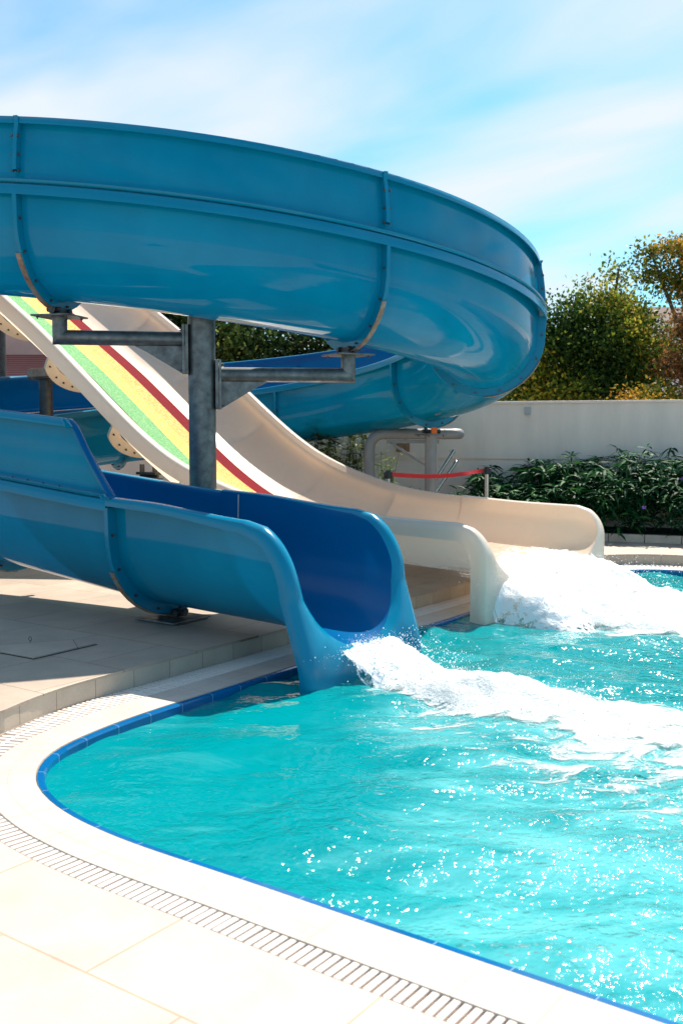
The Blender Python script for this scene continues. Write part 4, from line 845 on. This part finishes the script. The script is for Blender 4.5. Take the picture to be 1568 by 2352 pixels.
# ------------------------------------------------------------------ vegetation
def leaves(name, P, D, Ln, Wd_, tint, m, parent=None, seg=2, droop=0.3):
    # P base points (n,3), D unit directions (n,3), Ln lengths, Wd widths
    n = len(P); up = rng.normal(0, 1, (n, 3)); S = np.cross(D, up); S /= np.linalg.norm(S, axis=1)[:, None] + 1e-9
    if seg == 1:
        v = np.stack([P, P + D * Ln[:, None] * .5 + S * Wd_[:, None] * .5, P + D * Ln[:, None], P + D * Ln[:, None] * .5 - S * Wd_[:, None] * .5], 1).reshape(-1, 3); f = (np.arange(n) * 4)[:, None] + np.arange(4)[None]
        F = f.tolist(); nv = 4
    else:
        S = np.cross(D, np.array([0, 0, 1.0]) + rng.normal(0, .35, (n, 3))); S /= np.linalg.norm(S, axis=1)[:, None] + 1e-9
        ts = [0, .3, .65, 1.0]; ws = [.25, 1, .8, .0]; rows = []
        for t_, w_ in zip(ts, ws):
            c_ = P + D * (Ln * t_)[:, None]; c_[:, 2] -= droop * Ln * t_ ** 2; rows += [c_ - S * (Wd_ * w_ / 2)[:, None], c_ + S * (Wd_ * w_ / 2)[:, None]]
        v = np.stack(rows, 1).reshape(-1, 3); q = np.array([(0, 1, 3, 2), (2, 3, 5, 4), (4, 5, 7, 6)]); F = ((np.arange(n) * 8)[:, None, None] + q[None]).reshape(-1, 4).tolist(); nv = 8
    me = bpy.data.meshes.new(name); me.from_pydata(v.tolist(), [], F); a = me.attributes.new('tint', 'FLOAT', 'POINT'); a.data.foreach_set('value', np.repeat(tint, nv).astype(np.float32)); me.materials.append(m)
    o = bpy.data.objects.new(name, me); COL.objects.link(o)
    if parent is not None: o.parent = parent
    return o
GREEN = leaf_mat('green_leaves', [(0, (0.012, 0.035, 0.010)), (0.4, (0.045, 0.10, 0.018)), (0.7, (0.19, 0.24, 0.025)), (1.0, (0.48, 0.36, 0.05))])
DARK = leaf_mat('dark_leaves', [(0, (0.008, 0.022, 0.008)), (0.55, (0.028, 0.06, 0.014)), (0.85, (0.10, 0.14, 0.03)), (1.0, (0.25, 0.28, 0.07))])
YEL = leaf_mat('yellowing_leaves', [(0, (0.04, 0.07, 0.01)), (0.4, (0.13, 0.15, 0.02)), (0.7, (0.42, 0.25, 0.03)), (1.0, (0.55, 0.26, 0.04))])
REDL = leaf_mat('russet_leaves', [(0, (0.08, 0.05, 0.02)), (0.5, (0.22, 0.11, 0.04)), (1.0, (0.42, 0.20, 0.08))])
HEDGE = leaf_mat('long_dark_leaves', [(0, (0.006, 0.032, 0.016)), (0.6, (0.014, 0.075, 0.028)), (1.0, (0.05, 0.17, 0.04))], 0.22, 0.55)
def tree(name, label, x, y, th, blobs, n, leaf, m, tr=0.14, group=None, cat='tree', hole=0.0):
    e = empty(name, (x, y, 0)); tag(e, label, cat, group); b = MB()
    top = max(bz for _, _, bz, *_ in blobs)
    tp = [Vector((0, 0, 0)), Vector((0.05, 0, th * .5)), Vector((0, 0.05, th)), Vector((0.02, 0, (th + top) / 2))]
    b.tube(tp, [tr, tr * .8, tr * .62, tr * .3], 10)
    P = []; D = []
    tot = sum(r_[3] * r_[4] * r_[5] for r_ in blobs)
    for (bx, by, bz, rx, ry, rz) in blobs:
        b.tube([tp[2] * 0.8, Vector((bx * .45, by * .45, th + (bz - th) * .35)), Vector((bx, by, bz)), Vector((bx * 1.1, by * 1.1, bz + rz * .6))], [tr * .5, tr * .34, tr * .18, tr * .05], 7)
        k = int(n * rx * ry * rz / tot)
        ncl = max(10, k // 38)
        d = rng.normal(0, 1, (ncl, 3)); d /= np.linalg.norm(d, axis=1)[:, None]; rad = rng.random(ncl) ** .42
        lum = 1 + 0.22 * np.sin(d[:, 0] * 5 + bx * 3) * np.cos(d[:, 2] * 6 + bz)
        cc = np.array([bx, by, bz]) + d * (rad * lum)[:, None] * np.array([rx, ry, rz])
        for c_ in cc[::6]: b.tube([Vector((bx, by, bz)) * .6 + Vector(c_) * .4, Vector(c_)], [tr * .1, tr * .03], 5, caps=False)
        per = k // ncl + 1
        pts = np.repeat(cc, per, 0); sz_ = np.repeat(rng.uniform(.6, 1.4, ncl), per); pts = pts + rng.normal(0, 1, pts.shape) * (0.16 * sz_)[:, None] * np.array([1, 1, .75]) * (leaf / 0.09) ** .5
        P.append(pts)
    b.build('trunk', M['bark'], e)
    P = np.concatenate(P); n_ = len(P); D = rng.normal(0, 1, (n_, 3)); D[:, 2] -= .2; D /= np.linalg.norm(D, axis=1)[:, None]
    tn = np.clip(rng.normal(.45, .22, n_) + 0.25 * np.sin(P[:, 0] * 2.1 + P[:, 2] * 1.7), 0, 1)
    leaves('crown', P, D, rng.uniform(.7, 1.3, n_) * leaf, rng.uniform(.45, .7, n_) * leaf, tn, m, e, seg=1); return e
# right hand group beyond the wall
tree('broadleaf_tree', 'dense green tree right beside the blue bend above the cream wall', 4.75, 19.0, 1.2, [(-0.1, 0, 3.0, 1.1, 1.0, 0.85), (-1.3, 0, 2.6, .8, .8, .8), (0.9, 0, 2.9, .5, .6, .5), (-1.0, 0, 3.75, .28, .3, .25), (1.05, .1, 3.6, .3, .3, .2), (0.75, 0, 4.0, .25, .3, .22), (-0.75, 0, 3.35, .55, .6, .55), (0.1, .1, 3.8, .75, .7, .55), (0.42, 0, 4.45, .22, .25, .42), (.55, 0, 3.3, .55, .7, .75), (-0.3, 0, 2.25, 1.25, 1, .6), (.75, 0, 2.3, .55, .8, .6)], 38000, 0.085, GREEN, group='trees beyond the wall')
tree('broadleaf_tree', 'olive tree peeping out behind the dense green tree above the wall', 6.1, 22.5, 1.8, [(-0.2, 0, 3.6, .8, .8, 0.8), (0.1, 0, 4.3, .5, .5, .4), (.1, 0, 2.8, .9, .8, .7), (1.1, 0, 3.4, .5, .6, .5)], 14000, 0.09, GREEN, group='trees beyond the wall')
tree('autumn_tree', 'thin yellow leaved tree with bare twigs against the sky at upper right', 7.5, 20.2, 2.4, [(-1.35, 0, 5.15, .32, .4, .13), (-1.2, 0, 4.72, .42, .4, .14), (-.75, 0, 5.2, .45, .4, .18), (-.8, 0, 4.5, .35, .4, .2), (-.2, 0, 4.7, .6, .6, .5), (.4, 0, 5.2, .7, .6, .4)], 12000, 0.085, YEL, 0.12, group='trees beyond the wall')
tree('russet_tree', 'reddish brown leaved tree at the right edge above the wall', 6.75, 18.2, 1.6, [(-0.25, 0, 3.55, .55, .6, .35), (.3, 0, 3.9, .6, .6, .5), (-.5, 0, 3.25, .3, .4, .2), (.4, 0, 3.2, .4, .5, .3), (-.75, 0, 2.75, .4, .4, .25), (-.2, 0, 2.5, .5, .5, .35)], 16000, 0.065, REDL, 0.1, group='trees beyond the wall')
tree('shrub', 'low orange green shrub just over the wall top at right', 5.6, 17.2, 1.2, [(-0.3, 0, 2.1, .5, .4, .22), (0.2, 0, 2.02, .3, .4, .16)], 2600, 0.07, YEL, 0.05, cat='shrub')
# dark trees behind the slides
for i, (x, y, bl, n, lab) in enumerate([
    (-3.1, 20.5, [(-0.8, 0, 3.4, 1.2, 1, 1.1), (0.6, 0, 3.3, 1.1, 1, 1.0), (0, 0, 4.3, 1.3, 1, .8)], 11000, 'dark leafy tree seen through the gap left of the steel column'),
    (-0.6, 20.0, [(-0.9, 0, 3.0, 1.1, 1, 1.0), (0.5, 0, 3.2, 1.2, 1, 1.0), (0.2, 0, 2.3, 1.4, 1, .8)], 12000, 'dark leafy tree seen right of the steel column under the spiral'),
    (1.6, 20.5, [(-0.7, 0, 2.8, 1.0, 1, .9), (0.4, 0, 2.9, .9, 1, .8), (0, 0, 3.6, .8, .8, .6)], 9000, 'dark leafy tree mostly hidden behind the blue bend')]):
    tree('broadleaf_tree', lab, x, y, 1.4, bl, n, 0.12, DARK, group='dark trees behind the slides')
# bamboo clump in front of the wall
def clump(name, label, x, y, n, h, spread, m, leaf=0.16, wid=0.016, z0=0.15, cat='plant', group=None, nl=26, lean=.25):
    e = empty(name, (x, y, z0)); tag(e, label, cat, group); b = MB(); P = []; D = []
    for _ in range(n):
        a = rng.uniform(0, 6.28); rr = spread * rng.random() ** .5; p0 = Vector((rr * math.cos(a), rr * math.sin(a) * .6, 0)); hh = h * rng.uniform(.6, 1.05); ln = Vector((rng.normal(0, lean), rng.normal(0, lean), 0)) * hh * .5
        pts = [p0 + ln * t_ ** 2 + Vector((0, 0, hh * t_)) for t_ in (0, .33, .66, 1)]; b.tube(pts, [.006, .005, .004, .002], 5, caps=False)
        for k in range(nl):
            t_ = rng.uniform(.12, 1.0) ** .8; P.append(p0 + ln * t_ ** 2 + Vector((0, 0, hh * t_))); aa = rng.uniform(0, 6.28); D.append((math.cos(aa), math.sin(aa), rng.uniform(-.25, .9)))
    b.build('stem', mat('green_stem_' + name + str(int(x * 10)), (0.06, 0.10, 0.03), 0.6), e)
    P = np.array([tuple(p) for p in P]); D = np.array(D); D /= np.linalg.norm(D, axis=1)[:, None]; n_ = len(P)
    leaves('foliage', P, D, rng.uniform(.7, 1.25, n_) * leaf, rng.uniform(.8, 1.2, n_) * wid, np.clip(rng.normal(.5, .25, n_), 0, 1), m, e, seg=2); return e
BAM = leaf_mat('bamboo_leaves', [(0, (0.02, 0.035, 0.012)), (0.6, (0.06, 0.09, 0.02)), (1.0, (0.22, 0.26, 0.05))])
clump('bamboo', 'dense dark bamboo thicket between the slide and the vertical grey pipe', -0.35, 14.5, 60, 1.75, 0.75, BAM, 0.15, 0.02, nl=60)
clump('bamboo', 'low bamboo beneath the rear trough of the blue spiral', -1.9, 14.6, 30, 1.2, 0.8, BAM, 0.15, 0.02, nl=40)
clump('bamboo', 'light green bamboo shoot just right of the vertical grey pipe', 0.66, 13.85, 12, 1.15, 0.13, leaf_mat('fresh_leaves', [(0, (0.04, 0.09, 0.02)), (1, (0.25, 0.36, 0.06))]), 0.12, 0.014, nl=30)
for i, (x, y, h, n, lab) in enumerate([(0.95, 13.9, .62, 8, 'small leafy plant left of the grey post against the wall'), (1.62, 13.62, .72, 8, 'leafy sprout between the grey post and the right barrier post'), (1.25, 13.7, .45, 5, 'thin weed at the foot of the grey post'), (2.2, 13.62, .55, 9, 'leafy plant at the left end of the hedge')]):
    clump('leafy_plant', lab, x, y, n, h, 0.16, HEDGE, 0.17, 0.022, group='plants along the wall', nl=16)
# hedge of long leaves
hd = empty('hedge', (0, 0, 0)); tag(hd, 'dense dark green hedge of long pointed leaves filling the planter', 'hedge')
P = []; D = []; T = []; b = MB()
nshoot = 1000
for _ in range(nshoot):
    x = rng.uniform(1.9, 6.2); t_ = rng.random(); yf = plY(x); yb = wall_y(x) - .05; y = yf + (yb - yf) * t_ ** 1.2
    top = (0.70 + 0.30 * smoothstep(1.9, 3.3, x) + 0.06 * math.sin(x * 7) + 0.05 * math.sin(x * 17)) * (0.55 + 0.45 * min(1, (t_ * 2.2)))
    z = 0.2 + (top) * rng.uniform(.12, 1.0) ** .75 + (rng.random() ** 8) * .18
    if z > 0.2 + top * .8: b.tube([(x, y, max(.2, z - .4)), (x, y, z)], .004, 4, caps=False)
    nl = rng.integers(7, 12); a0 = rng.uniform(0, 6.28)
    for k in range(nl):
        aa = a0 + k * 2.4; P.append((x, y, z - .02 * k * rng.random())); D.append((math.cos(aa), math.sin(aa), rng.uniform(-.35, .85))); T.append(rng.normal(.55, .22) + .25 * (k < 3))
P = np.array(P); D = np.array(D); D /= np.linalg.norm(D, axis=1)[:, None]; n_ = len(P)
# leaves hanging over the curb
leaves('foliage', P, D, rng.uniform(.16, .28, n_), rng.uniform(.026, .044, n_), np.clip(np.array(T), 0, 1), HEDGE, hd, seg=2, droop=.45)
fl = mat('violet_petals', (0.35, 0.12, 0.55), 0.6)
for fx, fy_, fz_, lab in ((3.86, 12.72, 0.585, 'small violet flower low on the front of the hedge'), (4.42, 12.95, 0.93, 'small violet flower near the hedge top at the right edge')):
    b = MB()
    for k in range(5):
        a = k * 1.257 + .3; c_ = Vector((fx, fy_, fz_)); r1 = Vector((math.cos(a), -.25, math.sin(a))); r2 = Vector((-math.sin(a), 0, math.cos(a))); b.add([c_, c_ + r1 * .018 + r2 * .012, c_ + r1 * .032 + Vector((0, -.006, 0)), c_ + r1 * .018 - r2 * .012], [(0, 1, 2, 3)])
    o = solid(b.build('flower', fl), 0.001); tag(o, lab, 'flower')
